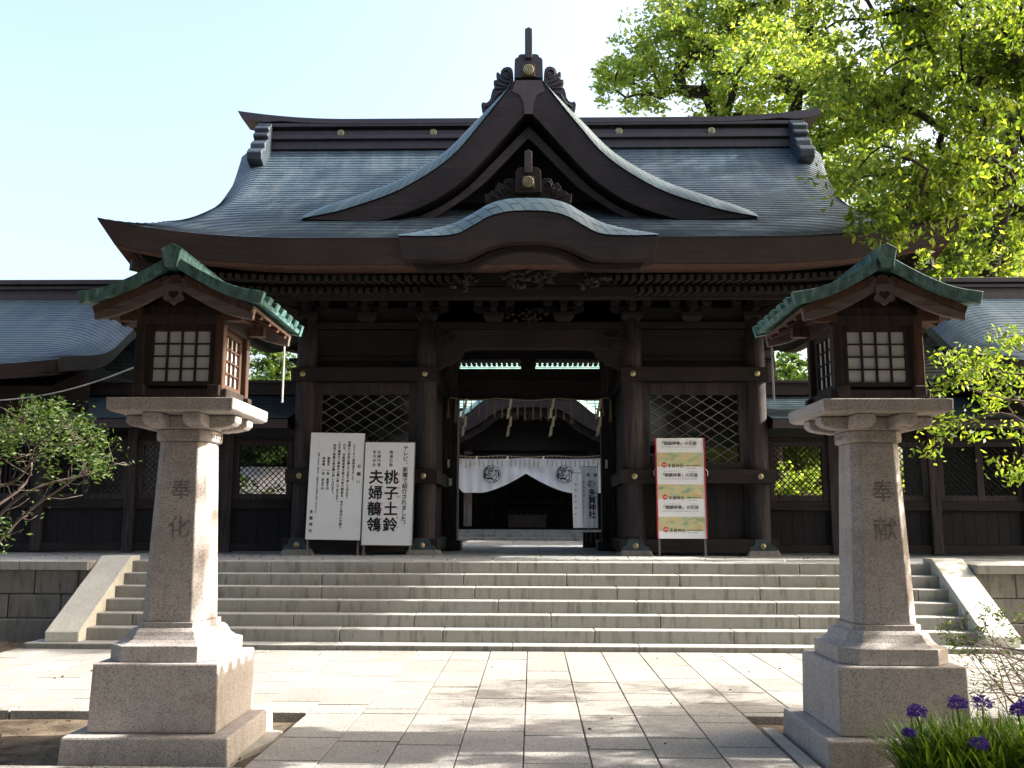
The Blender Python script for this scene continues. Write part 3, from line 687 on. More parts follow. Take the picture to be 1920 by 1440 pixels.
b = MB(); b.box(-1.8, 1.8, 18.78, 18.97, 4.46, 4.70); b.box(-1.8, 1.8, 18.78, 18.97, 4.90, 5.6); b.box(-.17, .13, 18.76, 18.98, 4.70, 4.90)
part(b, 'transom', WDD, G, bevel=.004)
b = MB(); b.box(-4.2, -1.7, 21.4, 21.5, 1.05, 5.4); b.box(1.7, 4.2, 21.4, 21.5, 1.05, 5.4); parts(b, 'rear_wall', WPAN, G)
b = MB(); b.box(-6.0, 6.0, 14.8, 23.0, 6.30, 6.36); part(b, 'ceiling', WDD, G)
b = MB(); b.box(-4.6, 4.6, 15.25, 15.4, 5.50, 5.66); b.box(-4.6, 4.6, 15.6, 15.74, 5.40, 5.54); parts(b, 'purlin', WDX, G, bevel=.01)
def bracket(xc, F=16.3):
    b = MB(); z = 5.12
    b.frus(xc, F, z, z+.09, .13, .19); b.box(xc-.19, xc+.19, F-.19, F+.19, z+.09, z+.17)
    for lv in range(2):
        zz = z+.17+lv*.24; ln = .38+.22*lv; yo = -.30*lv
        b.prism([(xc-ln, zz+.13), (xc-ln, zz+.06), (xc-ln+.12, zz), (xc+ln-.12, zz), (xc+ln, zz+.06), (xc+ln, zz+.13)], F+yo-.06, F+yo+.06)
        b.box(xc-.06, xc+.06, F-.42-.3*lv, F+.1, zz+.002, zz+.128)
        for dx in (-ln+.1, 0, ln-.1): b.frus(xc+dx, F+yo, zz+.13, zz+.185, .06, .09); b.box(xc+dx-.09, xc+dx+.09, F+yo-.09, F+yo+.09, zz+.185, zz+.238)
        b.frus(xc, F-.38-.3*lv, zz+.13, zz+.185, .06, .09); b.box(xc-.09, xc+.09, F-.47-.3*lv, F-.29-.3*lv, zz+.185, zz+.237)
    return b
for xc in (-3.97, -2.9, -1.82, -.62, .62, 1.83, 2.9, 4.0): part(bracket(xc), 'bracket_cluster', WDD, G, bevel=.008)
def carving(cx, cy, cz, w_, h_, n, seed, name='carving', mat=None, r=.03):
    R = random.Random(seed); b = MB()
    for _ in range(n):
        a = R.uniform(0, 6.28); q = math.sqrt(R.random()); x, z = cx+w_*q*math.cos(a), cz+h_*q*math.sin(a); k = R.uniform(1.5, 4)*R.choice((-1, 1)); L_ = R.uniform(.5, 1.2)*min(w_, h_); d = R.uniform(0, 6.28); pts = []
        for i in range(6): pts.append((x, cy-R.uniform(0, .05)-.10*(1-q), z)); x += L_/5*math.cos(d); z += L_/5*math.sin(d); d += k/4
        b.tube(pts, [r*1.1, r*1.3, r*1.2, r, r*.7, r*.3], 6)
    return part(b, name, mat or WDX, G, smooth=True)
carving(0, 14.25, 5.50, .44, .20, 60, 3, 'dragon_carving', RAFT, .032)
carving(-1.02, 14.3, 5.38, .20, .12, 22, 4, 'carved_beast', RAFT, .03); carving(1.02, 14.3, 5.36, .22, .12, 24, 5, 'carved_beast', RAFT, .03)
carving(0, 16.16, 5.22, .38, .12, 30, 6, 'frog_leg_carving', WDX, .025)
carving(-1.5, 16.18, 4.80, .18, .12, 16, 8, 'beam_carving', WDX, .016); carving(1.5, 16.18, 4.80, .18, .12, 16, 9, 'beam_carving', WDX, .016)
b = MB(); b.prism(mirror([(-1.6, 5.32), (-1.0, 5.42), (-.6, 5.60), (0, 5.72)])[:], 14.42, 14.5); b.box(-1.7, 1.7, 14.4, 14.52, 5.14, 5.30); part(b, 'gable_back_panel', WDD, kara)
b = MB()                                  # corner rafters under the roof corners
for s in (-1, 1): b.bar((s*4.0, 16.3, 5.45), (s*6.32, 14.15, 5.62), .13, .17); b.bar((s*3.6, 16.7, 5.2), (s*5.85, 14.6, 5.42), .14, .18)
parts(b, 'corner_rafter', WDX, G, bevel=.01)
for (px, py, ww, hh) in ((841, 869, .04, .16), (843, 904, .09, .15), (1137, 870, .045, .17)):
    x, z = at(px, py, 18.7); b = MB(); b.box(x-ww/2, x+ww/2, 18.708, 18.717, z-hh/2, z+hh/2)
    for i in range(3): b.box(x-ww*.12, x+ww*.12, 18.704, 18.707, z-hh*.3+i*hh*.22, z-hh*.3+i*hh*.22+hh*.08, 1)
    part(b, 'paper_notice', [WHITE, INK], G)

# ---------------------------------------------------------------- corridors either side of the gate
def corridor(sx, lab):
    K = thing('corridor_building', lab, 'building', (sx*8, 17.8, ZT)); Lc = K.location.copy()
    def P_(b, nm, mat, par=None, **k):
        o = part(b, nm, mat, par or K, **k)
        if par is None: o.location = -Lc
        return o
    XE = 8.05
    pr = spline([(15.4, 4.22), (16.2, 4.55), (17.2, 5.10), (18.2, 5.78), (19.0, 6.3)], 6); py = np.array([p[0] for p in pr]); pz = np.array([p[1] for p in pr]); pl = np.concatenate([[0], np.cumsum(np.hypot(np.diff(py), np.diff(pz)))])
    us = list(np.linspace(0, 1, 12))+[]; xs = list(np.concatenate([np.linspace(XE, XE+1.3, 12), np.linspace(XE+2, 22, 12)]))
    def vy(d): return 0.
    def f(x, s, o):
        y = float(np.interp(s, pl, py)); z = float(np.interp(s, pl, pz)); d = max(0, 1-(x-XE)/1.15); kk = min(1, s/2.6); kk = kk*kk*(3-2*kk)
        z -= .42*kk*d**2.2-.09*(1-kk)*d**1.5; y2 = y
        return sx*x, y2, z+o*(1-d*.3)
    b = MB(); shingle_grid(b, f, 0, pl[-1], xs, .125, .013, uvx=lambda u: u)
    def fb(x, s, o): p = f(x, s, o); return p[0], 38-p[1], p[2]
    shingle_grid(b, fb, 0, pl[-1], xs[::3], .125, .013, uvx=lambda u: u)
    rf = P_(b, 'roof', TILE, fix=False)
    b = MB(); e = [f(x, 0, .01) for x in xs]; b.loft([[p for p in e], [(p[0], p[1]+.10, p[2]-.24) for p in e], [(p[0], p[1]+.4, p[2]-.2) for p in e]], False, closed=False)
    part(b, 'fascia', FASC, rf, fix=False)
    b = MB(); v1 = [f(XE, s, .01) for s in np.linspace(0, pl[-1], 20)]; v1 = v1+[(p[0], 38-p[1], p[2]) for p in reversed(v1)]
    b.grid([v1, [(p[0]+sx*.05, p[1], p[2]-.27) for p in v1], [(p[0]+sx*.3, p[1], p[2]-.27) for p in v1]]); part(b, 'verge_board', FASC, rf, fix=False)
    b = MB(); b.grid([[(sx*(XE+.25), 15.75, 3.9), (sx*22, 15.75, 4.02)], [(sx*(XE+.25), 19, 5.2), (sx*22, 19, 5.6)]]); part(b, 'soffit', WDD, rf, fix=False)
    b = MB()
    for z0, z1, h in ((6.12, 6.26, .24), (6.26, 6.40, .17), (6.40, 6.47, .22), (6.47, 6.50, .16), (6.50, 6.60, .26)): b.box(sx*(XE+.1), sx*22, 19-h, 19+h, z0, z1)
    b.prism([(sx*(XE-.3), 6.62), (sx*(XE+.1), 6.50), (sx*(XE+.1), 6.62), (sx*(XE-.35), 6.74)], 18.78, 19.22)
    part(b, 'ridge', RIDG, rf, bevel=.008)
    b = MB(); b.box(sx*(XE+.5), sx*(XE+.55), 16.7, 21.4, 1.05, 4.6); P_(b, 'gable_wall', WPAN)
    b = MB(); b.box(sx*10.0, sx*22, 21.3, 21.4, 1.05, 4.6); P_(b, 'rear_wall', WPAN)
    # wall plane y = 16.6 from the gate out
    FW = 16.62
    b = MB(); b.box(sx*4.25, sx*22, FW-.06, FW+.06, 3.30, 3.52); b.box(sx*4.25, sx*22, FW-.05, FW+.05, 3.02, 3.10); b.box(sx*4.25, sx*22, FW-.07, FW+.07, 1.80, 1.96); b.box(sx*4.25, sx*22, FW-.07, FW+.07, 1.06, 1.20)
    b.box(sx*XE, sx*22, FW-.02, FW+.02, 3.53, 4.3)
    P_(b, 'rail', WDX, bevel=.008)
    for x in (5.40, 7.15, 8.80, 10.6, 12.4, 14.2):
        b = MB(); b.box(sx*x-.09, sx*x+.09, FW-.10, FW+.10, ZT+.02, 3.30); P_(b, 'post', WDZ, bevel=.012)
    xs_ = [4.25, 5.31, 5.49, 7.06, 7.24, 8.71, 8.89, 10.51, 10.69, 12.31, 12.49, 14.11]
    for i in range(0, len(xs_), 2):
        a, e = xs_[i], xs_[i+1]; m0 = .10; b = MB()
        b.box(sx*a, sx*(a+m0), FW-.04, FW+.04, 1.96, 3.02); b.box(sx*(e-m0), sx*e, FW-.04, FW+.04, 1.96, 3.02)
        mids = []
        if e-a > 1.3: c = (a+e)/2; b.box(sx*(c-.06), sx*(c+.06), FW-.04, FW+.04, 1.96, 3.02); mids = [(a+m0, c-.06), (c+.06, e-m0)]
        else: mids = [(a+m0, e-m0)]
        b.box(sx*(a+m0), sx*(e-m0), FW-.035, FW+.035, 2.93, 3.018); b.box(sx*(a+m0), sx*(e-m0), FW-.035, FW+.035, 1.962, 2.07)
        fr = P_(b, 'window_frame', WDZ, bevel=.006)
        b = MB()
        for (p, q) in mids:
            z0, z1 = 2.07, 2.93
            if i >= 6:
                x = p+.05
                while x < q: b.box(sx*x-.018, sx*x+.018, FW-.02, FW+.02, z0, z1); x += .085
                continue
            if i == 2 and q < 6.3:
                x = p+.04
                while x < q: b.box(sx*x-.01, sx*x+.01, FW-.012, FW+.012, z0, z1); x += .075
                z = z0+.05
                while z < z1: b.box(sx*p, sx*q, FW-.016, FW+.006, z-.01, z+.01); z += .085
                continue
            for sg in (1, -1):
                st_ = .105; c = p-(z1-z0)-.2
                while c < q+(z1-z0)+.2:
                    pts = []
                    for x in (p, q): z = z0+(x-c) if sg > 0 else z0-(x-c); pts.append((x, z))
                    for z in (z0, z1): x = c+(z-z0)*sg; pts.append((x, z))
                    ins = sorted([t for t in pts if p-1e-6 <= t[0] <= q+1e-6 and z0-1e-6 <= t[1] <= z1+1e-6])
                    if len(ins) >= 2 and ins[-1][0]-ins[0][0] > .02: b.bar((sx*ins[0][0], FW+.008*sg, ins[0][1]), (sx*ins[-1][0], FW+.008*sg, ins[-1][1]), .012, .020, (0, 1, 0))
                    c += st_
        part(b, 'lattice', WDX, fr)
        b = MB(); x = a
        while x < e-.01: q = min(x+.2, e); b.box(sx*(x+.002), sx*(q-.002), FW-.02, FW+.02, 1.20, 1.80); x = q
        P_(b, 'lower_panel', WPAN, bevel=.004)
    # low link roof next to the gate
    pr2 = spline([(16.0, 3.36), (16.8, 3.60), (17.7, 4.02)], 4); qy = np.array([p[0] for p in pr2]); qz = np.array([p[1] for p in pr2]); ql = np.concatenate([[0], np.cumsum(np.hypot(np.diff(qy), np.diff(qz)))])
    b = MB(); shingle_grid(b, lambda x, s, o: (sx*x, float(np.interp(s, ql, qy)), float(np.interp(s, ql, qz))+o), 0, ql[-1], [4.22, 5, 6, 7, 8.6], .11, .012, uvx=lambda u: u)
    shingle_grid(b, lambda x, s, o: (sx*x, 35.4-float(np.interp(s, ql, qy)), float(np.interp(s, ql, qz))+o), 0, ql[-1], [4.22, 8.6], .11, .012, uvx=lambda u: u)
    lr = P_(b, 'link_roof', TILE, fix=False)
    b = MB(); b.box(sx*4.22, sx*8.6, 16.0, 16.06, 3.20, 3.355); b.box(sx*4.22, sx*8.6, 17.5, 17.9, 3.98, 4.20); b.box(sx*4.22, sx*8.6, 17.44, 17.96, 4.20, 4.26); part(b, 'link_ridge', RIDG, lr, bevel=.008)
    b = MB(); b.box(sx*4.25, sx*8.6, 16.1, 19.2, 3.22, 3.28); part(b, 'link_soffit', WDD, lr)
    return K
corridor(-1, 'dark wooden corridor with lattice windows and copper roof, left of the gate')
corridor(1, 'dark wooden corridor with lattice windows, right of the gate, partly behind green branches')

# ---------------------------------------------------------------- stone lanterns
def lantern(cx, cy, marks, lab):
    T = thing('stone_lantern', lab, 'lantern', (cx, cy, 0), 'tall granite lanterns with wooden light boxes'); 
    def P_(b, nm, mat, par=T, **k): return part(b, nm, mat, par, **k)
    b = MB(); b.frus(0, 0, -.09, .13, .585, .575); b.v = [tuple(q) for q in b.v]; P_(b, 'base_slab', GRAN, bevel=.015)
    b = MB(); b.frus(0, 0, .132, .60, .455, .445); P_(b, 'plinth', GRAN, bevel=.012)
    b = MB(); R = []
    def ring(h, c, z): return [(-h+c, -h, z), (h-c, -h, z), (h, -h+c, z), (h, h-c, z), (h-c, h, z), (-h+c, h, z), (-h, h-c, z), (-h, -h+c, z)]
    for h, c, z in ((.395, .12, .602), (.395, .12, .712), (.372, .112, .716), (.345, .10, .727), (.322, .093, .745), (.305, .088, .772), (.292, .084, .80), (.272, .078, .818), (.25, .07, .822), (.25, .07, .862)): R.append(ring(h, c, z))
    b.loft(R); P_(b, 'lotus_base', GRAN, bevel=.004)
    b = MB(); b.loft([ring(.228, .068, .862), ring(.182, .055, 2.19)]); sh = P_(b, 'shaft', GRAN, bevel=.008)
    b = MB()
    for ch, z, s in marks:
        put(b, ch, 0.02, z, s, -(lerp(.228, .182, (z-.862)/1.33)+.0025), .015)
    parts(b, 'inscription', CARVE, sh, gap=.04)
    b = MB(); b.loft([ring(.19, .055, 2.192), ring(.205, .06, 2.20), ring(.205, .06, 2.275), ring(.195, .055, 2.28)]); P_(b, 'neck_ring', GRAN, bevel=.006)
    b = MB()
    for i in range(-3, 4):
        for a in range(4):
            p = Vector((i*.055, -.208, 2.238)); p.rotate(Matrix.Rotation(a*math.pi/2, 3, 'Z'))
            if abs(i) < 3: b.disc((p.x, p.y, p.z), .016, 'y' if a % 2 == 0 else 'x', .012, 8)
    parts(b, 'neck_boss', GRAN, T)
    b = MB()                              # crossed curved arms below the table
    for off in (-.15, .15):
        for ax in (0, 1):
            prof = [(-.42, 2.385), (-.42, 2.335), (-.39, 2.308), (-.31, 2.290), (-.18, 2.282), (.18, 2.282), (.31, 2.290), (.39, 2.308), (.42, 2.335), (.42, 2.385)]
            if ax == 0: b.prism([(x, z) for x, z in prof], off-.07, off+.07)
            else: b.prismx([(y, z+.0015) for y, z in prof], off-.07, off+.07)
    P_(b, 'corbel_arms', GRAN, bevel=.012)
    b = MB(); b.frus(0, 0, 2.388, 2.405, .435, .465); b.frus(0, 0, 2.405, 2.49, .465, .468); P_(b, 'table_slab', GRAN, bevel=.008)
    # light box
    b = MB(); hb = .30
    for a in (-1, 1): b.box(-.37, .37, a*(hb-.02)-.045, a*(hb-.02)+.045, 2.492, 2.575); b.box(a*(hb-.02)-.045, a*(hb-.02)+.045, -.37, .37, 2.515, 2.60)
    P_(b, 'sill_frame', LAMPW, bevel=.01)
    for a in (-1, 1):
        for c in (-1, 1):
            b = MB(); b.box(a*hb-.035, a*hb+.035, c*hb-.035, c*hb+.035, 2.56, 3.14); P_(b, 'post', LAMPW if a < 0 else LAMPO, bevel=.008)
    b = MB(); b.box(-.27, .27, -.27, .27, 2.602, 2.62); b.box(-.335, .335, -.33, -.26, 3.06, 3.14); b.box(-.335, .335, .26, .33, 3.06, 3.14); b.box(-.33, -.26, -.26, .26, 3.06, 3.137); b.box(.26, .33, -.26, .26, 3.06, 3.137); parts(b, 'head_frame', LAMPW, T, bevel=.006)
    for k in range(4):
        rot = Matrix.Rotation(k*math.pi/2, 4, 'Z')
        def rr(b):
            b.v = [tuple(rot @ Vector(q)) for q in b.v]; return b
        b = MB(); b.box(-.265, -.215, -.29, -.25, 2.60, 3.06); b.box(.215, .265, -.29, -.25, 2.60, 3.06); b.box(-.215, .215, -.29, -.25, 3.02, 3.06); b.box(-.215, .215, -.29, -.25, 2.60, 2.635)
        for i in (-1, 0, 1): b.box(i*.1075-.007, i*.1075+.007, -.287, -.267, 2.635, 3.02); b.box(-.215, .215, -.283, -.270, 2.8275+i*.096-.006, 2.8275+i*.096+.006)
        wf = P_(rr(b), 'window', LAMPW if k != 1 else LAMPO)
        b = MB(); b.box(-.214, .214, -.266, -.263, 2.636, 3.019); part(rr(b), 'paper', PAPER, wf)
    b = MB(); b.box(-.34, .34, -.31, .31, 3.14, 3.20); b.prism([(-.31, 3.2), (.31, 3.2), (0, 3.38)], -.28, .28); P_(b, 'gable_panel', LAMPW)
    # curved gable roof, ridge along y
    half = spline([(.665, 3.185), (.50, 3.22), (.33, 3.29), (.16, 3.38), (.05, 3.445)], 4)
    Y0, Y1 = -.54, .66
    b = MB()
    for s in (-1, 1):
        up = [(s*x, z+.0) for x, z in half]; dn = [(s*(x-.012), z-.028) for x, z in half]; b.strip(up, dn, Y0+.03, Y1-.03)
    rf = P_(b, 'roof', VERD)
    b = MB(); ribs = [Y0, -.34, -.14, .06, .26, .46, Y1]
    for s in (-1, 1):
        for i, y in enumerate(ribs):
            w_ = .10 if 0 < i < 6 else .06
            q = spline([(.69, 3.228), (.50, 3.262), (.33, 3.328), (.16, 3.418), (.05, 3.485)], 5)
            p = spline([(.665, 3.175-(.04 if i in (0, 6) else 0)), (.50, 3.215-(.04 if i in (0, 6) else 0)), (.33, 3.28-(.04 if i in (0, 6) else 0)), (.16, 3.37-(.04 if i in (0, 6) else 0)), (.05, 3.437-(.04 if i in (0, 6) else 0))], 5)
            b.strip([(s*x, z) for x, z in q], [(s*x, z) for x, z in p], y-w_/2, y+w_/2)
    parts(b, 'roof_batten', VERD, rf, bevel=.005)
    b = MB(); b.prism([(-.045, 3.40), (-.07, 3.525), (-.082, 3.535), (0, 3.58), (.082, 3.535), (.07, 3.525), (.045, 3.40)], Y0-.06, Y1+.06)
    ro = part(b, 'ridge', VERD, rf, bevel=.004)
    # sweep the ridge ends up a little
    for v in ro.data.vertices: v.co.z += .012*(abs(v.co.y)/.72)**2
    b = MB()
    for yy in (Y0+.055, Y1-.10):
        for s in (-1, 1):
            q = spline([(.60, 3.130), (.45, 3.162), (.30, 3.22), (.14, 3.305), (0, 3.385)], 4); p = [(x-.012, z-.095) for x, z in q]; p[-1] = (0, q[-1][1]-.115)
            b.strip([(s*x, z) for x, z in q], [(s*x, z) for x, z in p], yy, yy+.045)
    parts(b, 'bargeboard', BARGE, T, bevel=.006)
    b = MB()
    for s in (-1, 1):
        b.bar((s*.06, .06, 3.36), (s*.60, .06, 3.12), 1.10, .022)
        for i in range(-2, 3): b.bar((s*.1, i*.24, 3.315), (s*.59, i*.24, 3.108), .05, .05)
        b.box(s*.30, s*.38, -.47, .58, 3.14, 3.215); b.box(s*.30, s*.46, -.34, -.26, 3.06, 3.14); b.box(s*.30, s*.46, .26, .34, 3.06, 3.14)
    b.box(-.04, .04, -.49, .60, 3.31, 3.37)
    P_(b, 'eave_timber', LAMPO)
    # pendant with heart
    b = MB(); outer = [(0, .085), (.032, .085), (.05, .06), (.046, .02), (.062, -.02), (.052, -.038), (.03, -.045), (.012, -.065), (0, -.075)]
    out = outer+[(-x, z) for x, z in outer[::-1][1:-1]]
    out = [(x*1.25, z*1.0) for x, z in out]; b.prism([(x, 3.215+z) for x, z in out], Y0+.035, Y0+.052)
    pd = P_(b, 'pendant', BARGE)
    b = MB(); hs = []
    for i in range(22):
        t = 2*math.pi*i/22; hs.append((.0024*16*math.sin(t)**3, 3.22+.0024*(13*math.cos(t)-5*math.cos(2*t)-2*math.cos(3*t)-math.cos(4*t))))
    b.prism(hs, Y0+.032, Y0+.0345); part(b, 'heart_cutout', INK, pd)
    for c in T.children:
        if c.name.split('.')[0] in ('roof', 'bargeboard', 'pendant', 'eave_timber'): c.location.z += .03
    return T
LL = lantern(-2.595, 7.12, [('奉', 1.83, .16), ('化', 1.55, .17)], 'stone lantern left of the path, its shaft dappled with sun, bright green copper roof')
LR = lantern(2.645, 7.18, [('奉', 1.83, .17), ('献', 1.55, .18)], 'stone lantern right of the path beside the purple flowers, under hanging leaves')
LL.rotation_euler.z = math.radians(.6)
for T, s in ((LL, 1), (LR, -1)):           # white conduit hanging behind each lantern roof
    b = MB(); b.tube([(s*.56, .55, 3.06), (s*.56, .55, 2.58)], .009, 6); part(b, 'hanging_rod', CABLE, T)
b = MB(); p0 = (*[at(-20, 752, 9.6)[0]], 9.6, at(-20, 752, 9.6)[1]); p1 = (-2.9, 7.45, 2.98)
pts = [(lerp(p0[0], p1[0], t), lerp(p0[1], p1[1], t), lerp(p0[2], p1[2], t)-.10*math.sin(math.pi*t)) for t in np.linspace(0, 1, 14)]
b.tube(pts, .006, 5); tag(b.build('overhead_cable', CABLE, smooth=True), 'thin grey cable running from the left edge to the left lantern', 'cable')

# ---------------------------------------------------------------- signs in front of the gate
def signboard(name, lab, xl, xr, zb, zt, Y, lean=2.2, tilt=0., mat=WHITE):
    w_, h_ = xr-xl, zt-zb; T = thing(name, lab, 'signboard', ((xl+xr)/2, Y, ZT), None, (math.radians(-lean), math.radians(tilt), 0))
    b = MB(); b.box(-w_/2, w_/2, 0, .022, zb-ZT, zt-ZT); part(b, 'board', mat, T, bevel=.003)
    b = MB()
    for s in (-1, 1): b.box(s*(w_/2-.035)-.018, s*(w_/2-.035)+.018, .024, .05, 0, zt-ZT-.1)
    parts(b, 'leg', GREYW, T); return T, w_, h_, zb-ZT
T, W_, H_, ZB = signboard('notice_board', 'plain white board of small vertical Japanese text, leftmost board before the gate', -3.86+CAMX, -2.925+CAMX, 1.275, 3.105, 15.85, 2.2, .8)
b = MB(); U_ = lambda u: (u-.5)*W_; V_ = lambda y: ZB+H_*(1-(y-73)/1148.)
for s, u, y0, y1, sz in (('お願い', .92, 390, 640, .065), ('ようこそご参拝頂きました。', .815, 190, 615, .048), ('皆様のご多幸を謹んでお祈り申し上げます。', .722, 160, 805, .048),
                         ('只今、本殿屋根葺き替えの為の銅板瓦、並びに境内にお飾り', .63, 190, 1105, .048), ('します幡旗のご奉納をお願い致しております。', .54, 160, 835, .048),
                         ('何卒ご奉賛の程お願い申し上げます。', .45, 195, 750, .048), ('銅板瓦 一枚 金参千円', .352, 335, 695, .048), ('奉納幡 一流 金五千円', .262, 335, 695, .048),
                         ('お問い合わせ、受付は、社務所までお気軽にお申し付け下さい', .165, 285, 945, .034), ('多賀神社', .085, 895, 1160, .062)):
    vert(b, s, U_(u), V_(y0), V_(y1), sz*1.04, -.003, .022)
part(b, 'lettering', INK, T)
T, W_, H_, ZB = signboard('calligraphy_board', 'white board with large black brush calligraphy and red kana, second board from the left', -2.895+CAMX, -2.04+CAMX, 1.19, 2.94, 15.85, 2.0, .5)
U_ = lambda u: (u-.5)*W_; V_ = lambda y: ZB+H_*(1-(y-175)/1110.)
b = MB(); vert(b, '桃子土鈴', U_(.54), V_(470), V_(1150), .25, -.003, .028, .03); vert(b, '夫婦鶺鴒', U_(.225), V_(470), V_(1150), .25, -.003, .028, .03)
vert(b, 'テレビ、新聞で紹介されました。', U_(.82), V_(205), V_(1090), .094, -.003, .02, .05)
vert(b, '開運厄除', U_(.53), V_(260), V_(445), .064, -.003, .01); vert(b, '夫婦円満', U_(.285), V_(260), V_(445), .062, -.003, .01); vert(b, '家内安全', U_(.19), V_(260), V_(445), .062, -.003, .01)
part(b, 'lettering', INK, T)
b = MB()
for s, u, ys in (('もものみどれい', .70, (525, 600, 670, 765, 885, 990, 1090)), ('めおとせきれい', .372, (555, 655, 735, 840, 905, 1005, 1105))):
    for ch, y in zip(s, ys): put(b, ch, U_(u), V_(y), .05, -.003, .012)
part(b, 'kana', REDI, T)
b = MB(); b.box(-W_/2-.008, W_/2+.008, -.004, .026, ZB+H_-.003, ZB+H_+.009); b.box(-W_/2-.012, -W_/2-.001, -.004, .026, ZB-.01, ZB+H_-.004); b.box(W_/2+.001, W_/2+.012, -.004, .026, ZB-.01, ZB+H_-.004); b.box(-W_/2-.001, W_/2+.001, -.004, .026, ZB-.012, ZB-.001); part(b, 'frame', GREYW, T)
T, W_, H_, ZB = signboard('poster_panel', 'white poster panel with red side strips and three landscape bands, right of the doorway', 2.115+CAMX, 2.955+CAMX, 1.315, 3.02, 15.85, 2.2, 0)
U_ = lambda x: ((x-108)/540.-.5)*(W_-.04); V_ = lambda y: ZB+H_*(1-(y-72)/1138.)
b = MB(); rb = MB(); ar = MB(); rd = MB()
for k in range(3):
    o = k*364; put_ = lambda ch, x, y, s, bo=.02: put(b, ch, U_(x), V_(y+o), s, -.0035, bo)
    for i, ch in enumerate('「御鎮神事」の厄祓'): put_(ch, 165+i*48, 131, .072, .012)
    for i, ch in enumerate('おしずめしんじ'): put_(ch, 195+i*27, 93, .022, .01)
    for i, ch in enumerate('やくはらい'): put_(ch, 470+i*20, 93, .022, .01)
    for i in range(44): put_('一二三山川の人中上下日本'[i % 12], 150+i*9.6, 174, .016, .004)
    ar.box(U_(112), U_(636), -.0032, -.0012, V_(398+o), V_(238+o))
    rd.disc((U_(192), -.0045, V_(380+o)), .045, 'y', .002, 20)
    for i, ch in enumerate('多賀神社'): put_(ch, 252+i*46, 390, .066, .015)
    for i in range(16): put_('直方市殿町七一番地電話多賀神社'[i % 15], 445+i*10, 386, .02, .004); 
    for i in range(14): put_('直方市殿町七一番地電話多賀神社'[i % 15], 445+i*8, 417, .012, .002)
    for i, ch in enumerate('多賀'): put(rb, ch, U_(182+i*21), V_(380+o), .032, -.0062, .008)
part(ar, 'landscape_print', ART, T); part(b, 'lettering', INK, T); part(rd, 'red_seal', REDI, T); part(rb, 'seal_lettering', WHITE, T)
b = MB()
for s in (-1, 1): b.box(s*(W_/2-.008)-.012, s*(W_/2-.008)+.012, -.008, -.0015, ZB, ZB+H_+.003); b.tube([(s*W_/2, -.01, ZB+H_*.69), (s*(W_/2+.04), -.02, ZB+H_*.66), (s*(W_/2+.03), -.02, ZB+H_*.62)], .004, 5, mi=1)
parts(b, 'side_strip', [REDC, CABLE], T)

# ---------------------------------------------------------------- shimenawa on the lintel
def rope_set(name, lab, x0, x1, Y, z, n, ln, paper, w=.03, sag=.03, pl=.34):
    T = thing(name, lab, 'rope', ((x0+x1)/2, Y, z)); Lc = T.location.copy()
    def P_(b, nm, mat): o = part(b, nm, mat, T); o.location = -Lc; return o
    b = MB(); P = [(lerp(x0, x1, t), Y, z+.04*math.cos(6*math.pi*t)*.5-sag*math.sin(math.pi*t)) for t in np.linspace(0, 1, 60)]; b.tube(P, .012, 6); P_(b, 'rope', STRAW)
    for i in range(n):
        t = (i+.5)/n; x = lerp(x0, x1, t); b = MB(); L_ = ln*random.uniform(.75, 1.1); zz = z+.02*math.cos(6*math.pi*t)-sag*math.sin(math.pi*t)
        for k in range(5): dx = random.uniform(-w, w)*.5; b.tube([(x, Y, zz), (x+dx, Y-.01, zz-L_*.6), (x+dx*1.8+random.uniform(-.02, .02), Y, zz-L_)], [.007, .006, .004], 4)
        P_(b, 'straw_tassel', STRAW)
    for t in paper:
        x = lerp(x0, x1, t); b = MB(); zz = z-.02; sgn = 1
        for k in range(4):
            h = pl/4; xx = x+sgn*.022; b.hexa([(xx-.035-.02*t, Y-.03-.004*k, zz-h*1.25), (xx+.018, Y-.035, zz-h*1.05), (xx+.018, Y-.032, zz-h*1.05), (xx-.035-.02*t, Y-.027-.004*k, zz-h*1.25), (xx-.015, Y-.03, zz), (xx+.03+.012*t, Y-.03, zz+.02), (xx+.03+.012*t, Y-.027, zz+.02), (xx-.015, Y-.027, zz)]); zz -= h; sgn = -sgn
        P_(b, 'paper_streamer', SHIDE)
rope_set('sacred_rope', 'straw rope with hanging tassels and zigzag paper strips under the gate lintel', -1.72, 1.72, 18.62, 4.06, 22, .46, (.12, .385, .635, .91), .04, .02, .72)

# ---------------------------------------------------------------- main hall behind
HH = thing('main_hall', 'main shrine hall seen through the gate, green copper undulating gable over a dark porch', 'building', (0, 30, ZT))
def PH(b, nm, mat, **k): o = part(b, nm, mat, HH, **k); o.location = (0, -30, -ZT); return o
b = MB()
for k in range(4): b.box(-6, 6, 29.1+.32*k, 33, ZT-.16+.116*k, ZT-.045+.116*k)
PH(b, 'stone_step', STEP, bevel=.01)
hc = spline([(-5.2, 4.05), (-3.6, 4.25), (-2.55, 4.72), (-2.0, 5.0), (-1.55, 5.36), (-.9, 5.72), (0, 5.85)], 5)
hb = spline([(-5.2, 3.75), (-3.6, 3.90), (-2.55, 4.22), (-1.7, 4.62), (-1.2, 4.98), (-.75, 5.16), (0, 5.20)], 5)
b = MB(); b.strip(mirror(hc), mirror(hb), 29.3, 29.5); PH(b, 'gable_fascia', FASC)
b = MB(); b.strip(mirror([(x*.97, z-.02) for x, z in hb]), mirror([(x*.93, z-.2) for x, z in hb]), 29.5, 29.62); PH(b, 'inner_bargeboard', WDX)
b = MB(); full = mirror(hc); acc = [0]
full = [p for i, p in enumerate(full) if i == 0 or abs(p[0]-full[i-1][0]) > 1e-5]
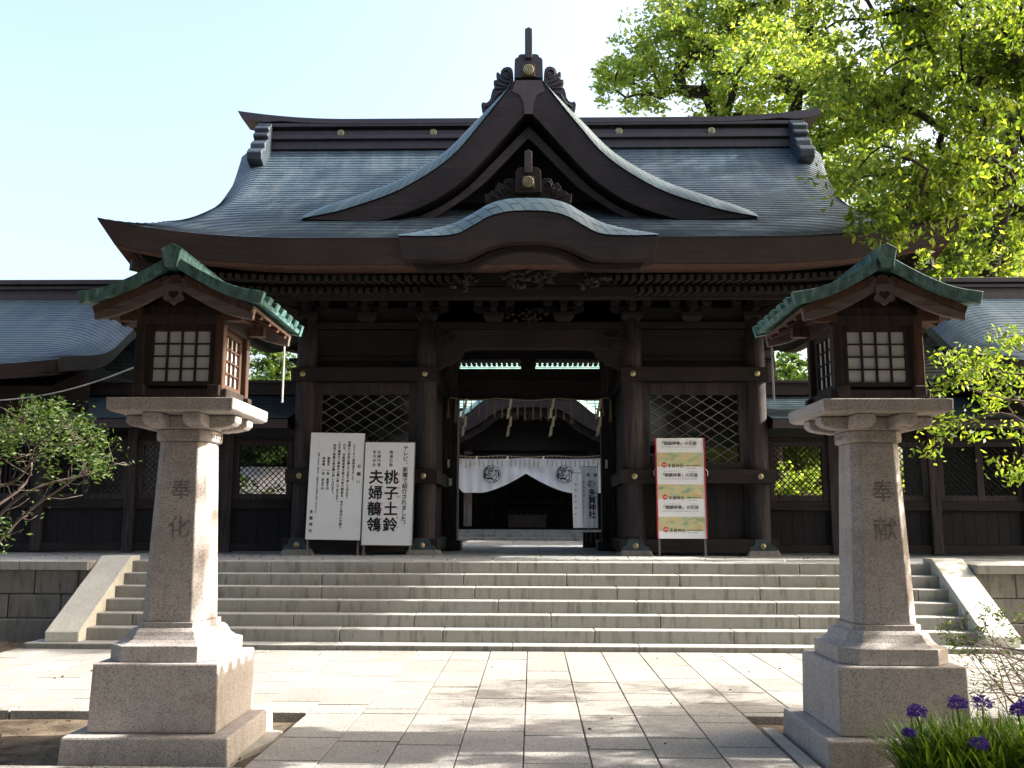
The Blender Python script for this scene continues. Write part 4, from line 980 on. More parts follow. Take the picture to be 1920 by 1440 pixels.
for i in range(1, len(full)): acc.append(acc[-1]+math.hypot(full[i][0]-full[i-1][0], full[i][1]-full[i-1][1]))
rows, uvs = [], []
for yy, dz in ((29.28, .01), (29.5, .17), (29.8, .26), (30.3, .30), (33, .3)): rows.append([(x, yy, z+dz) for x, z in full]); uvs.append([(yy, a) for a in acc])
b.grid(rows, uvs); PH(b, 'porch_roof', TILEH, fix=False)
b = MB(); b.prism(mirror([(-3.4, 3.9), (-2.4, 4.3), (-1.3, 4.95), (-.7, 5.3), (0, 5.5)]), 30.42, 30.5); PH(b, 'tympanum', WDD)
b = MB(); shingle_grid(b, lambda x, s, o: (x, 30.6+s*.78, 4.6+s*.55+s*s*.018+o), 0, 9, [-5.6, -3, 0, 3, 5.6], .2, .02, uvx=lambda u: u); PH(b, 'roof', TILEH, fix=False)
b = MB(); b.box(-5.6, 5.6, 30.5, 30.7, 4.2, 4.6); PH(b, 'eave_fascia', FASC)
b = MB(); b.box(-3.4, 3.4, 30.6, 30.9, 4.15, 4.45); b.box(-3.4, 3.4, 30.5, 30.7, 3.66, 3.80); b.prism(mirror([(-.75, 3.82), (-.5, 3.95), (-.3, 4.13), (-.1, 4.15)]), 30.55, 30.75); PH(b, 'porch_beam', WDX, bevel=.02)
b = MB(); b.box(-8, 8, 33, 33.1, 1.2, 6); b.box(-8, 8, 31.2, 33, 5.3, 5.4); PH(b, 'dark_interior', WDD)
b = MB(); b.box(-8, 8, 30.4, 33, ZT+.30, ZT+.32); PH(b, 'floor', WDD)
for x in (-2.05, 2.05): b = MB(); b.box(x-.13, x+.13, 30.5, 30.76, ZT+.4, 3.9); PH(b, 'porch_post', GREYW if x < 0 else WDZ, bevel=.02)
b = MB()
for x in np.arange(-1.9, 2.0, .5): b.box(x-.04, x+.04, 32.8, 32.9, 1.4, 3.5)
b.box(-2, 2, 32.78, 32.92, 2.2, 2.3); b.box(-2, 2, 32.78, 32.92, 2.9, 3.0); PH(b, 'grille', WDX)
Q = thing('offering_box', 'slatted wooden offering box at the top of the hall steps', 'box', (-.1, 30.9, ZT+.32))
b = MB(); b.box(-.62, .62, 0, .6, .05, .42); b.box(-.66, .66, -.02, .62, .42, .47)
for x in (-.5, .5): b.box(x-.05, x+.05, .02, .58, 0, .05)
part(b, 'chest', LAMPW, Q, bevel=.01)
b = MB()
for i in range(7): b.box(-.6+i*.2-.012, -.6+i*.2+.012, 0, .55, .47, .62)
b.box(-.62, .62, .55, .58, .47, .64); part(b, 'slat', WDX, Q)
carv = MB(); R = random.Random(9)
for _ in range(40):
    x = R.uniform(-.75, .75); z = 5.02-abs(R.gauss(0, .12))*(1-abs(x)); carv.tube([(x, 29.55, z), (x+R.uniform(-.15, .15), 29.5, z-R.uniform(0, .12)), (x+R.uniform(-.2, .2), 29.5, z-R.uniform(-.05, .15))], [.05, .045, .02], 6)
PH(carv, 'carved_pendant', RAFT, smooth=True)
rope_set('hall_rope', 'thin straw rope with short tassels above the white curtain of the hall', -2.6, 2.4, 29.9, 3.68, 34, .36, (.17, .37, .6), .02, .02, .3)
# white curtain with two bird crests
N_ = thing('shrine_curtain', 'white cloth curtain with two round bird crests hung in the hall porch', 'curtain', (-.1, 30.05, 3.6)); LN = N_.location.copy()
cs = []; nx = 90
def hem(u):                               # u in -1..1 across the curtain
    t = abs(u); return 2.52+ (1.0*max(0, 1-t/.62)**1.6*.62 if t < .62 else 0)
b = MB(); rows = []
for j in range(26):
    r = []
    for i in range(nx+1):
        u = -1+2*i/nx; x = -.13+2.42*u; zt = 3.62-.03*math.sin(abs(u)*3); zb = 2.50+.62*max(0, 1-abs(u)/.60)**1.45+(.42*max(0, (abs(u)-.84)/.16) if u < 0 else 0)
        z = lerp(zt, zb, j/25); fold = .035*math.sin(u*46)*(.25+.75*j/25)*.6+.05*math.sin(8*(z+u*.9))*max(0, 1-abs(u)/.6)*(j/25)
        r.append((x, 30.02+fold, z))
    rows.append(r)
b.grid(rows); o = part(b, 'cloth', CLOTH, N_, smooth=True, fix=False); o.location = -LN
def bird(b, cx, cz, r, y):
    def T_(p): return (cx+p[0]*r, y, cz+p[1]*r)
    for i in range(28):
        a0, a1 = 2*math.pi*i/28, 2*math.pi*(i+1)/28
        b.hexa([T_((math.cos(a0), math.sin(a0))), T_((math.cos(a1), math.sin(a1))), tuple(np.add(T_((math.cos(a1), math.sin(a1))), (0, .004, 0))), tuple(np.add(T_((math.cos(a0), math.sin(a0))), (0, .004, 0))),
                T_((.94*math.cos(a0), .94*math.sin(a0))), T_((.94*math.cos(a1), .94*math.sin(a1))), tuple(np.add(T_((.94*math.cos(a1), .94*math.sin(a1))), (0, .004, 0))), tuple(np.add(T_((.94*math.cos(a0), .94*math.sin(a0))), (0, .004, 0)))])
    for path, w_ in (([(-.3, .85), (-.6, .6), (-.75, .3), (-.72, 0), (-.5, -.15)], .07), ([(-.72, .1), (-.8, -.2), (-.7, -.45)], .10), ([(-.5, -.15), (-.3, -.22), (-.1, -.12), (-.25, .05), (-.45, .0)], .05),
                     ([(-.35, .55), (-.05, .65), (.3, .75)], .06), ([(-.3, .4), (0, .42), (.25, .5)], .05), ([(-.25, .25), (-.02, .25), (.1, .35)], .04), ([(-.5, .6), (-.35, .3), (-.4, .1)], .04),
                     ([(.35, .35), (.5, .42), (.68, .3), (.78, 0), (.75, -.3)], .08), ([(.35, .35), (.5, .15), (.45, -.1), (.55, -.25)], .03), ([(.45, .0), (.2, -.15), (.05, -.35), (.1, -.6)], .03),
                     ([(-.7, -.48), (-.3, -.42), (.05, -.45)], .05), ([(-.55, -.58), (-.2, -.5), (.1, -.58)], .05), ([(.55, -.3), (.5, -.5), (.3, -.65), (.1, -.6)], .035), ([(.2, -.65), (.25, -.8), (.42, -.85)], .045), ([(.4, -.6), (.45, -.72), (.6, -.74)], .035)):
        P = spline(path, 4)
        for i in range(len(P)-1):
            a, c = P[i], P[i+1]; dx, dz = c[0]-a[0], c[1]-a[1]; l = math.hypot(dx, dz) or 1; nx_, nz_ = -dz/l*w_*1.05, dx/l*w_*1.05
            b.hexa([T_((a[0]+nx_, a[1]+nz_)), T_((a[0]-nx_, a[1]-nz_)), T_((c[0]-nx_, c[1]-nz_)), T_((c[0]+nx_, c[1]+nz_))]+[tuple(np.add(T_(q), (0, .004, 0))) for q in ((a[0]+nx_, a[1]+nz_), (a[0]-nx_, a[1]-nz_), (c[0]-nx_, c[1]-nz_), (c[0]+nx_, c[1]+nz_))])
for cx_ in (-1.24, 1.12): b = MB(); bird(b, cx_, 3.10, .29, 29.945); o = part(b, 'bird_crest', INK, N_); o.location = -LN
# banners in a stand
for (dx, dy, hh, lab, txt) in ((0, 0, 1.36, 'tall white banner with a round crest and black brush characters, beside the right door post', True), (-.20, .35, 1.24, 'plain looking white banner standing just left of the crested banner', False)):
    YB = 21.0; x, z = at(1106, 990, YB); T = thing('banner', lab, 'banner', (x+dx, YB+dy, z)); b = MB(); rows = []
    for j in range(14): rows.append([(-.17+.34*i/14+.03*(j/13-.5), .018*math.sin(i*1.1+j*.3)+.01*math.sin(j), hh*(1-j/13)) for i in range(15)])
    b.grid(rows); part(b, 'cloth', BANN, T, smooth=True, fix=False)
    b = MB(); b.tube([(.19, 0, -.32), (.19, 0, hh+.1)], .01, 6); b.tube([(-.17, 0, hh+.01), (.19, 0, hh+.01)], .008, 6); part(b, 'pole', STEEL, T)
    if txt:
        b = MB(); vert(b, '多賀神社', .05, hh*.64, hh*.16, .175, -.035, .03); put(b, '奉', -.03, hh*.87, .09, -.035, .02); put(b, '納', .13, hh*.87, .09, -.035, .02)
        vert(b, '家内安全', -.13, hh*.78, hh*.5, .04, -.035, .01); bird(b, .04, hh*.72, .085, -.037); part(b, 'lettering', INK, T)
    else:
        b = MB(); vert(b, '奉納多賀神社', -.1, hh*.85, hh*.2, .05, -.035, .008); vert(b, '商売繁盛', .06, hh*.8, hh*.3, .04, -.035, .008); part(b, 'lettering', INK, T)
x, z = at(1112, 1010, 20.9); T = thing('banner_stand', 'black slotted stand box holding the banners', 'stand', (x, 20.9, ZT))
b = MB(); b.box(-.22, .22, 0, .25, 0, .34); part(b, 'box', BLACKP, T, bevel=.01); b = MB()
for i in range(4): b.box(-.15+i*.1-.008, -.15+i*.1+.008, -.012, -.002, .1, .33)
part(b, 'rod', CABLE, T)

# ---------------------------------------------------------------- vegetation
def mesh_np(name, V, Fq, mat, parent=None):
    me = bpy.data.meshes.new(name); n, m = len(V), len(Fq)
    me.vertices.add(n); me.vertices.foreach_set('co', V.astype(np.float32).ravel())
    me.loops.add(m*4); me.loops.foreach_set('vertex_index', Fq.astype(np.int32).ravel())
    me.polygons.add(m); me.polygons.foreach_set('loop_start', np.arange(0, m*4, 4, dtype=np.int32)); me.update(calc_edges=True)
    me.materials.append(mat); o = bpy.data.objects.new(name, me); C.objects.link(o)
    if parent: o.parent = parent
    return o
def leaves(centres, size, aspect=.5, droop=.4, rng=RNG):
    n = len(centres); a = rng.uniform(0, 2*np.pi, n); el = rng.normal(-droop, .45, n)
    d = np.stack([np.cos(a)*np.cos(el), np.sin(a)*np.cos(el), np.sin(el)], 1)
    r = rng.normal(size=(n, 3)); r[:, 2] *= .5; s = np.cross(d, r); s /= np.linalg.norm(s, axis=1, keepdims=True)+1e-9
    L_ = (size*rng.uniform(.6, 1.25, n))[:, None]; nrm = np.cross(d, s)
    base = centres-d*L_*.5; tip = centres+d*L_*.5; m1 = centres+s*L_*aspect*.5+nrm*L_*.06; m2 = centres-s*L_*aspect*.5+nrm*L_*.06
    V = np.stack([base, m1, tip, m2], 1).reshape(-1, 3); return V, np.arange(n*4).reshape(n, 4)
def grow(root, clumps, r0, wig=.12, seg=4, tip=.006, rng=random, bias=.8, trunk=None):
    """root + trunk path; every clump joins the nearest node nearer the root; pipe radii"""
    nodes = [Vector(p) for p in (trunk or [root])]; par = [i-1 for i in range(len(nodes))]; tn = len(nodes)-1
    base = nodes[-1]; order = sorted(clumps, key=lambda c: (Vector(c)-base).length); ends = []
    for c in order:
        c = Vector(c); best, bi = 1e9, tn
        for i in range(max(0, tn-1) if trunk else 0, len(nodes)):
            d = (nodes[i]-c).length+bias*.25*(nodes[i]-base).length
            if d < best: best, bi = d, i
        p = nodes[bi]; last = bi; L_ = (c-p).length
        k = max(2, min(seg, int(L_/.25)+1))
        for j in range(1, k+1):
            t = j/k; q = p.lerp(c, t)+Vector([rng.uniform(-1, 1) for _ in range(3)])*wig*L_*(.5 if j < k else .1)*.5; q.z += .12*L_*math.sin(math.pi*t)
            nodes.append(q); par.append(last); last = len(nodes)-1
        ends.append(last)
    cnt = [0.]*len(nodes)
    for e in ends:
        i = e
        while i >= 0: cnt[i] += 1; i = par[i]
    mx = max(cnt); rad = [max(tip, r0*(c/mx)**.5) for c in cnt]; return nodes, par, rad, ends
def branches_mesh(nodes, par, rad, nside=6):
    b = MB(); ch = {}
    for i, p in enumerate(par):
        if p >= 0: ch.setdefault(p, []).append(i)
    done = set()
    for i, p in enumerate(par):
        if p < 0 or i in done: continue
        path = [p, i]; done.add(i)
        while path[-1] in ch:
            nx_ = [c for c in ch[path[-1]] if c not in done]
            if not nx_: break
            k = max(nx_, key=lambda c: rad[c]); path.append(k); done.add(k)
        r = [rad[k] for k in path]; r[0] = min(rad[path[0]], r[1]*1.15)
        b.tube([nodes[k] for k in path], r, nside if r[1] > .02 else 4)
    return b
def tree(name, label, cat, root, trunk, ells, nclump, r0, nleaf, lsize, spread, leafmat, group=None, barkmat=None, seed=1, droop=.3, flat=.6, aspect=.5, wig=.16):
    rg = np.random.default_rng(seed); pr = random.Random(seed); T = thing(name, label, cat, root, group); R0 = np.array(root)
    cl = []; tot = sum(e[6] for e in ells)
    for (ex, ey, ez, rx, ry, rz, wgt) in ells:
        n = int(nclump*wgt/tot)
        for _ in range(n):
            d = rg.normal(size=3); d /= np.linalg.norm(d); q = rg.uniform(.25, 1)**(1/2.2); cl.append(np.array([ex, ey, ez])+d*q*np.array([rx, ry, rz]))
    nodes, par, rad, ends = grow(trunk[0], cl, r0, wig=wig, trunk=trunk, rng=pr)
    b = branches_mesh(nodes, par, rad); o = part(b, 'trunk', barkmat or BARK, T, smooth=True, fix=False); o.location = -Vector(root)
    cc = np.array(cl); idx = rg.integers(0, len(cc), int(nleaf)); sz = rg.uniform(.55, 1.25, len(cc))*spread
    # sub clumps make ragged edges
    sub = rg.normal(size=(len(cc), 5, 3))*sz[:, None, None]*np.array([.75, .75, .5*flat+.2]); k = rg.integers(0, 5, len(idx))
    pts = cc[idx]+sub[idx, k]+rg.normal(size=(len(idx), 3))*sz[idx][:, None]*np.array([.30, .30, .30*flat])
    V, Fq = leaves(pts, lsize, aspect, droop, rg); o = mesh_np('crown', V-R0, Fq, leafmat, T)
    return T
def vol(px0, px1, py0, py1, Y, depth, wgt=None):   # ellipsoid from a measured box of the photograph at a known depth
    x0, z1 = at(px0, py0, Y); x1, z0 = at(px1, py1, Y); return ((x0+x1)/2, Y, (z0+z1)/2, (x1-x0)/2, depth, (z1-z0)/2, wgt or (x1-x0)*(z1-z0)*depth)
# tree A: spreading behind the gate
tree('camphor_tree', 'tall bright green tree rising behind the gate ridge, crown reaching left', 'tree', (7.0, 27, .9),
     [(7.0, 27, .9), (7.0, 27, 4), (6.8, 27, 7.5), (6.4, 27, 10)],
     [vol(1115, 1250, 100, 225, 27, 1.5), vol(1180, 1330, 30, 150, 27, 1.8), vol(1240, 1420, -10, 110, 27, 2), vol(1290, 1470, 110, 235, 27, 2.2), vol(1400, 1560, -60, 120, 27.5, 2.4), vol(1430, 1600, 100, 330, 27.5, 2.2), vol(1500, 1640, 200, 400, 27, 2), vol(1380, 1700, -260, -40, 27.5, 2.5)],
     300, .34, 68000, .17, .60, LF_CAM, 'bright green trees behind the shrine', seed=11)
# tree B: behind the right corridor, leaning trunk
x1, z1 = at(1868, 520, 24); x2, z2 = at(1905, 340, 24)
tree('camphor_tree', 'large yellow-green tree behind the right corridor with a leaning dark trunk', 'tree', (x1-.8, 24.5, .9),
     [(x1-.9, 24.5, .9), (x1, 24.5, z1), (x2, 24.5, z2), (x2+.3, 24.5, z2+2.5)],
     [vol(1560, 1760, 60, 260, 25, 2), vol(1600, 1800, 250, 480, 25, 1.6), vol(1700, 1960, -100, 150, 24.5, 2.2), vol(1760, 2060, 130, 380, 25.5, 1.8), vol(1820, 2000, 330, 500, 26, 1.2, 12), vol(1950, 2250, -50, 300, 25, 2.5), vol(1560, 1760, 430, 520, 26, 1.0, 6), vol(1740, 2020, 400, 540, 28, 1.2, 12)],
     320, .25, 64000, .17, .58, LF_CAM, 'bright green trees behind the shrine', seed=23)
# trees off to the right whose shade falls on the roofs
tree('shade_tree', 'tall tree standing outside the right edge of the view beside the right corridor', 'tree', (17.5, 17.5, 0), [(17.5, 17.5, 0), (17.3, 17.4, 5), (16.5, 17.3, 11)],
     [(16, 17.6, 16.5, 3.0, 2.6, 4.6, 4), (15.6, 15.6, 17.5, 2.0, 1.6, 3.0, 1.2)], 130, .3, 17000, .2, .65, LF_CAM, 'bright green trees behind the shrine', seed=31)
# tree beside the stairs: branches hang over the right roof corner and the lantern, its shade falls on the steps
TN = [(9.8, 15.0, .9), (9.7, 14.9, 3.0), (9.3, 14.8, 5.4), (8.6, 14.5, 7.6)]
tree('overhanging_tree', 'tree whose leafy branches hang in from the right before the gate roof corner', 'tree', (9.8, 15.0, .9), TN,
     [vol(1590, 1740, 60, 240, 13.2, .9), vol(1590, 1760, 270, 430, 12.9, .7), vol(1640, 1740, 400, 480, 12.8, .4), vol(1700, 1930, 200, 400, 13.2, .8), vol(1500, 1700, -60, 50, 13.3, .9), vol(1680, 1940, -40, 160, 13.4, .9), vol(1860, 2200, 20, 220, 13.5, 1.0), vol(1760, 2000, -200, -40, 13.8, 1.0), vol(1640, 1800, 370, 470, 14.6, .35, 2.2), vol(1790, 1960, 360, 500, 15.2, .5), (9.8, 14.1, 4.0, .9, .8, 1.2, 1.6)],
     350, .22, 33000, .12, .32, LF_NEAR, seed=41, droop=.6, flat=.7, aspect=.42)
tree('low_tree', 'low spreading tree outside the right edge whose shade dapples the front paving', 'tree', (8.6, 6.6, -.05), [(8.6, 6.6, -.05), (8.5, 6.5, 1.2), (8.2, 6.4, 2.4)],
     [(7.2, 5.2, 4.2, 1.3, 1.6, 1.1, 3), (7.0, 7.4, 3.9, 1.1, .9, .8, 1.2), (6.9, 8.3, 3.3, .8, .5, .5, .6), (8.6, 4.0, 4.6, 1.6, 1.6, 1.4, 1.5)], 170, .16, 34000, .085, .30, LF_NEAR, seed=42, droop=.5, flat=.7)
for (gx_, gy_, gs_, gl_) in ((-15, -1, 74, 'unseen leafy tree added to block sky light, far left of the viewpoint'), (-9, -5, 71, 'unseen leafy tree added to block sky light behind the viewpoint, left side'), (-1, -7, 72, 'unseen leafy tree added to block sky light directly behind the viewpoint'), (8, -5, 73, 'unseen leafy tree added to block sky light behind the viewpoint, right side'), (15, -1, 75, 'unseen leafy tree added to block sky light, far right of the viewpoint')):
    tree('sky_blocker_tree', gl_, 'tree', (gx_, gy_, 0), [(gx_, gy_, -.05), (gx_, gy_, 2), (gx_+.2, gy_, 5)], [(gx_, gy_, 11.5, 5.0, 3.4, 5.6, 4), (gx_+1, gy_+1, 6.2, 4.2, 2.6, 2.4, 1.5), (gx_, max(gy_+(8.5 if gx_ < 14 else 4.2), 1.5), 11.8, 6.0, 4.8 if gx_ < 14 else 2.4, 2.6, 4)], 170, .3, 24000, .5, 1.15, LF_BLOCKER, 'unseen trees added around the viewpoint to block sky light', seed=gs_)  # unseen trees added to cut sky light from behind and overhead
# green behind the gaps on both sides
tree('broadleaf_tree', 'dense green tree seen in the gap between the left lantern and the gate', 'tree', (-8.3, 29, .9), [(-8.3, 29, .9), (-8.3, 29, 2.5), (-8.2, 29, 3.6)],
     [(-8.2, 29, 5.0, 2.4, 1.8, 2.0, 2), (-6.6, 29, 3.6, 1.6, 1.4, 1.4, 1), (-10, 29.5, 3.8, 1.8, 1.5, 1.6, 1), (-7.4, 27.5, 4.6, 1.8, 1.0, 1.2, 1.6)], 190, .22, 60000, .17, .5, LF_DARK, 'dense trees behind the corridors', seed=51)
tree('broadleaf_tree', 'dense green tree seen in the gap between the gate and the right lantern', 'tree', (8.3, 31, .9), [(8.3, 31, .9), (8.3, 31, 2.5), (8.2, 31, 3.6)],
     [(8.2, 31, 5.2, 2.6, 1.8, 2.2, 2), (6.4, 31, 3.4, 1.8, 1.4, 1.4, 1), (10.4, 31.5, 3.8, 1.8, 1.5, 1.8, 1), (7.6, 28, 4.6, 1.8, 1.0, 1.2, 1.6)], 190, .22, 60000, .17, .5, LF_DARK, 'dense trees behind the corridors', seed=52)
tree('shade_tree', 'round tree added behind the right corridor to shade the inner yard', 'tree', (12.5, 26.6, .9), [(12.5, 26.6, .9), (12.5, 26.6, 3), (12.4, 26.6, 5)],
     [(12.2, 26.8, 8.2, 2.2, 2.6, 2.6, 3)], 100, .22, 24000, .17, .55, LF_CAM, 'bright green trees behind the shrine', seed=61)  # tree added to throw shade over the inner yard
tree('broadleaf_tree', 'rounded green tree glimpsed through the lattice windows of the left corridor', 'tree', (-11.5, 24, .9), [(-11.5, 24, .9), (-11.5, 24, 1.8), (-11.4, 24, 2.3)],
     [(-11.4, 24, 2.6, 1.8, 1.0, 1.0, 2), (-8.4, 24.4, 2.0, 1.4, .8, .7, 1)], 60, .14, 9000, .13, .35, LF_DARK, 'dense trees behind the corridors', seed=53)
tree('broadleaf_tree', 'rounded green tree glimpsed through the lattice windows of the right corridor', 'tree', (9.5, 24, .9), [(9.5, 24, .9), (9.5, 24, 1.8), (9.4, 24, 2.3)],
     [(9.4, 24, 2.5, 1.9, 1.0, 1.0, 2), (6.6, 23.4, 2.1, 1.2, .8, .7, 1)], 60, .14, 9000, .13, .35, LF_CAM, 'dense trees behind the corridors', seed=54)
# low house with a pale tiled roof behind the left corridor
HB = thing('storehouse', 'low outbuilding with a pale sunlit roof glimpsed through the left corridor lattice', 'building', (-8.2, 25.5, .9))
b = MB(); b.box(-1.8, 1.8, 0, 3, 0, 1.3); part(b, 'wall', WPAN, HB)
b = MB(); b.prismx([(-.4, 1.15), (1.5, 2.1), (3.4, 1.15), (3.4, 1.25), (1.5, 2.25), (-.4, 1.25)], -2.2, 2.2); part(b, 'roof', CONC, HB)

# shrub, left edge
sh = thing('shrub', 'low green shrub spreading in from the left edge before the corridor', 'shrub', (-5.9, 8.9, 0)); R = random.Random(5)
stems = [[(0, 764+240), (120, 905), (190, 850)], [(-60, 1040), (60, 925), (170, 885), (215, 868)], [(-40, 880), (30, 800), (50, 785)], [(-60, 960), (20, 900), (90, 850), (165, 830)], [(-50, 1000), (35, 905), (60, 840), (120, 800)]]
b = MB(); ends = []
for s in stems:
    Y0_ = R.uniform(8.4, 9.2); P = [(at(px, py, Y0_)[0], Y0_+R.uniform(-.15, .15), at(px, py, Y0_)[1]) for px, py in s]; P = spline([(-6.0, 8.9, .0)]+[P[0]]+P[1:], 5)
    b.tube(P, [lerp(.022, .005, i/(len(P)-1)) for i in range(len(P))], 5)
    for _ in range(16):
        q = P[R.randint(len(P)//3, len(P)-1)]; e = (q[0]+R.uniform(-.15, .25), q[1]+R.uniform(-.3, .3), q[2]+R.uniform(-.05, .22)); m_ = tuple((a+c)/2+R.uniform(-.04, .04) for a, c in zip(q, e)); b.tube([q, m_, e], [.005, .004, .002], 4); ends.append(e)
part(b, 'stem', BARKL, sh, smooth=True).location = (5.9, -8.9, 0)
cl = []
for _ in range(75):
    u, v_ = R.uniform(0, 1)**.8, R.random(); px = -40+235*u; py = 778+R.uniform(0, 90)-20*math.sin(u*3)+(30 if u > .85 else 0); Yc = R.uniform(8.3, 9.3); cl.append((at(px, py, Yc)[0], Yc, at(px, py, Yc)[1]))
cl += [(at(px, py, 8.8)[0], 8.8, at(px, py, 8.8)[1]) for px, py in ((100, 884), (70, 870), (80, 850), (5, 985), (0, 1010), (-5, 1030))]
cc = np.array(cl+ends); idx = RNG.integers(0, len(cl)+len(ends), 2700); idx = np.where(RNG.random(2700) < .8, idx % len(cl), idx)
V, Fq = leaves(cc[idx]+RNG.normal(size=(2700, 3))*np.array([.055, .07, .045]), .062, .32, .1); mesh_np('foliage', V-np.array([-5.9, 8.9, 0]), Fq, LF_BUSH, sh)
# maple-like shrub, right
s2 = thing('shrub', 'sunlit maple-like shrub behind the right lantern at the right edge', 'shrub', (6.4, 9.8, 0)); b = MB(); cl = []
for pts in ([(2000, 760), (1880, 745), (1800, 722), (1760, 712)], [(2000, 700), (1900, 700), (1820, 676), (1770, 690)], [(1990, 830), (1900, 740), (1870, 700)], [(2010, 880), (1890, 780), (1800, 800), (1755, 838)], [(2010, 640), (1930, 660), (1870, 632)], [(2010, 880), (1940, 830), (1900, 760)], [(1960, 900), (1918, 888)]):
    Yc = R.uniform(9.0, 10.2); P = spline([(at(px, py, Yc)[0], Yc+R.uniform(-.1, .1), at(px, py, Yc)[1]) for px, py in pts], 5); b.tube(P, [lerp(.016, .004, i/(len(P)-1)) for i in range(len(P))], 5)
    for _ in range(9): q = P[R.randint(len(P)//3, len(P)-1)]; cl.append((q[0]+R.uniform(-.2, .2), q[1]+R.uniform(-.3, .3), q[2]+R.uniform(-.10, .14))); b.tube([q, cl[-1]], [.004, .002], 4)
for p in ((6.9, 9.6, 1.9), (6.6, 10, 2.4), (7.0, 9.9, 3.1)): b.tube([(6.4+R.uniform(-.1, .1), 9.8, 0), (6.6, 9.8, 1), p], [.03, .025, .012], 5)
part(b, 'stem', BARKL, s2, smooth=True).location = (-6.4, -9.8, 0)
cc = np.array(cl); V, Fq = leaves(cc[RNG.integers(0, len(cc), 1800)]+RNG.normal(size=(1800, 3))*np.array([.085, .1, .05]), .075, .40, .5); mesh_np('foliage', V-np.array([6.4, 9.8, 0]), Fq, LF_NEAR, s2)
# sparse twiggy bush lower right
s3 = thing('twiggy_bush', 'bare twiggy bush with a few fresh leaves at the lower right edge', 'bush', (4.9, 8.5, 0)); b = MB(); cl = []
for _ in range(30):
    Yc = R.uniform(7.9, 8.9); px0_, py0_ = R.uniform(1900, 2080), R.uniform(1200, 1380); px1_, py1_ = R.uniform(1765, 1900), R.uniform(1135, 1330)
    p, q = (at(px0_, py0_, Yc)[0], Yc, at(px0_, py0_, Yc)[1]), (at(px1_, py1_, Yc-.1)[0], Yc-.1, at(px1_, py1_, Yc-.1)[1]); m_ = tuple((a+c)/2+R.uniform(-.06, .06) for a, c in zip(p, q)); P = spline([(4.95+R.uniform(-.15, .15), 8.5, -.05), p, m_, q], 5)
    b.tube(P, [lerp(.010, .002, i/(len(P)-1)) for i in range(len(P))], 4)
    for k in range(5):
        a = P[R.randint(7, len(P)-1)]; e = (a[0]-R.uniform(.02, .2), a[1]+R.uniform(-.1, .1), a[2]+R.uniform(-.08, .12)); b.tube([a, e], [.003, .0015], 4)
        if R.random() < .5 and e[2] > .2: cl.append(e)
    if q[2] > .15: cl.append(q)
for px, py in ((1850, 1145), (1870, 1150), (1880, 1165), (1840, 1185), (1800, 1195), (1770, 1180), (1785, 1205), (1900, 1195), (1912, 1150)): x, z = at(px, py, 8.5); cl += [(x, 8.5, z)]*6
part(b, 'stem', BARKL, s3, smooth=True).location = (-4.9, -8.5, 0)
cc = np.array(cl); V, Fq = leaves(cc[RNG.integers(0, len(cc), 650)]+RNG.normal(size=(650, 3))*.035, .05, .3, -.4); mesh_np('foliage', V-np.array([4.9, 8.5, 0]), Fq, LF_BUSH, s3)
# strap-leaved plants with purple heads
def blades(name, lab, cx, cy, rx, ry, n, hts, seed, heads):
    R = random.Random(seed); T = thing(name, lab, 'flowers', (cx, cy, -.06)); b = MB()
    for _ in range(n):
        a = R.uniform(0, 6.28); q = math.sqrt(R.random()); x, y = rx*q*math.cos(a), ry*q*math.sin(a); d = R.uniform(0, 6.28); L_ = R.uniform(*hts); lean = R.uniform(.15, .75); w_ = R.uniform(.006, .012)
        pts = []
        for k in range(6): t = k/5; pts.append((x+math.cos(d)*lean*L_*t*t, y+math.sin(d)*lean*L_*t*t, L_*(t-.28*lean*t*t*1.4)))
        sx_, sy_ = -math.sin(d), math.cos(d)
        ww = [w_*.7, w_, w_, w_*.9, w_*.6, .0008]
        b.grid([[(p[0]-sx_*v, p[1]-sy_*v, p[2]), (p[0], p[1], p[2]-v*.4), (p[0]+sx_*v, p[1]+sy_*v, p[2])] for p, v in zip(pts, ww)])
    part(b, 'blade', LF_BLADE, T, fix=False)
    for (hx, hy, hz, r) in heads:
        b = MB(); b.tube([(hx*.7-cx*0, hy, 0), (hx, hy, hz-r*.4)], .006, 5); stt = part(b, 'flower_stalk', LF_BLADE, T)
        b = MB()
        for _ in range(240):
            t = R.uniform(0, 6.28); ph = math.acos(R.uniform(-.6, 1)); rr = r*R.uniform(.55, 1.05); p = Vector((hx+rr*1.15*math.sin(ph)*math.cos(t), hy+rr*1.15*math.sin(ph)*math.sin(t), hz+rr*1.0*math.cos(ph))); s = .0075
            ax = Vector((R.uniform(-1, 1), R.uniform(-1, 1), R.uniform(-1, 1))).normalized(); bx = ax.cross(Vector((.3, .5, .8))).normalized(); cxv = ax.cross(bx)
            for k in range(5):
                a0 = k*1.2566; d1 = (ax*math.cos(a0)+bx*math.sin(a0)); d2 = (ax*math.cos(a0+.5)+bx*math.sin(a0+.5)); d0 = (ax*math.cos(a0-.5)+bx*math.sin(a0-.5)); o_ = len(b.v)
                b.v += [tuple(p), tuple(p+d0*s*.7+cxv*s*.2), tuple(p+d1*s*1.3+cxv*s*.3), tuple(p+d2*s*.7+cxv*s*.2)]; b.face([o_, o_+1, o_+2, o_+3])
        part(b, 'flower_head', PURPLE, T, fix=False)
def hd(px, py, Y, cx, cy, r): x, z = at(px, py, Y); return (x-cx, Y-cy, z+.06, r)
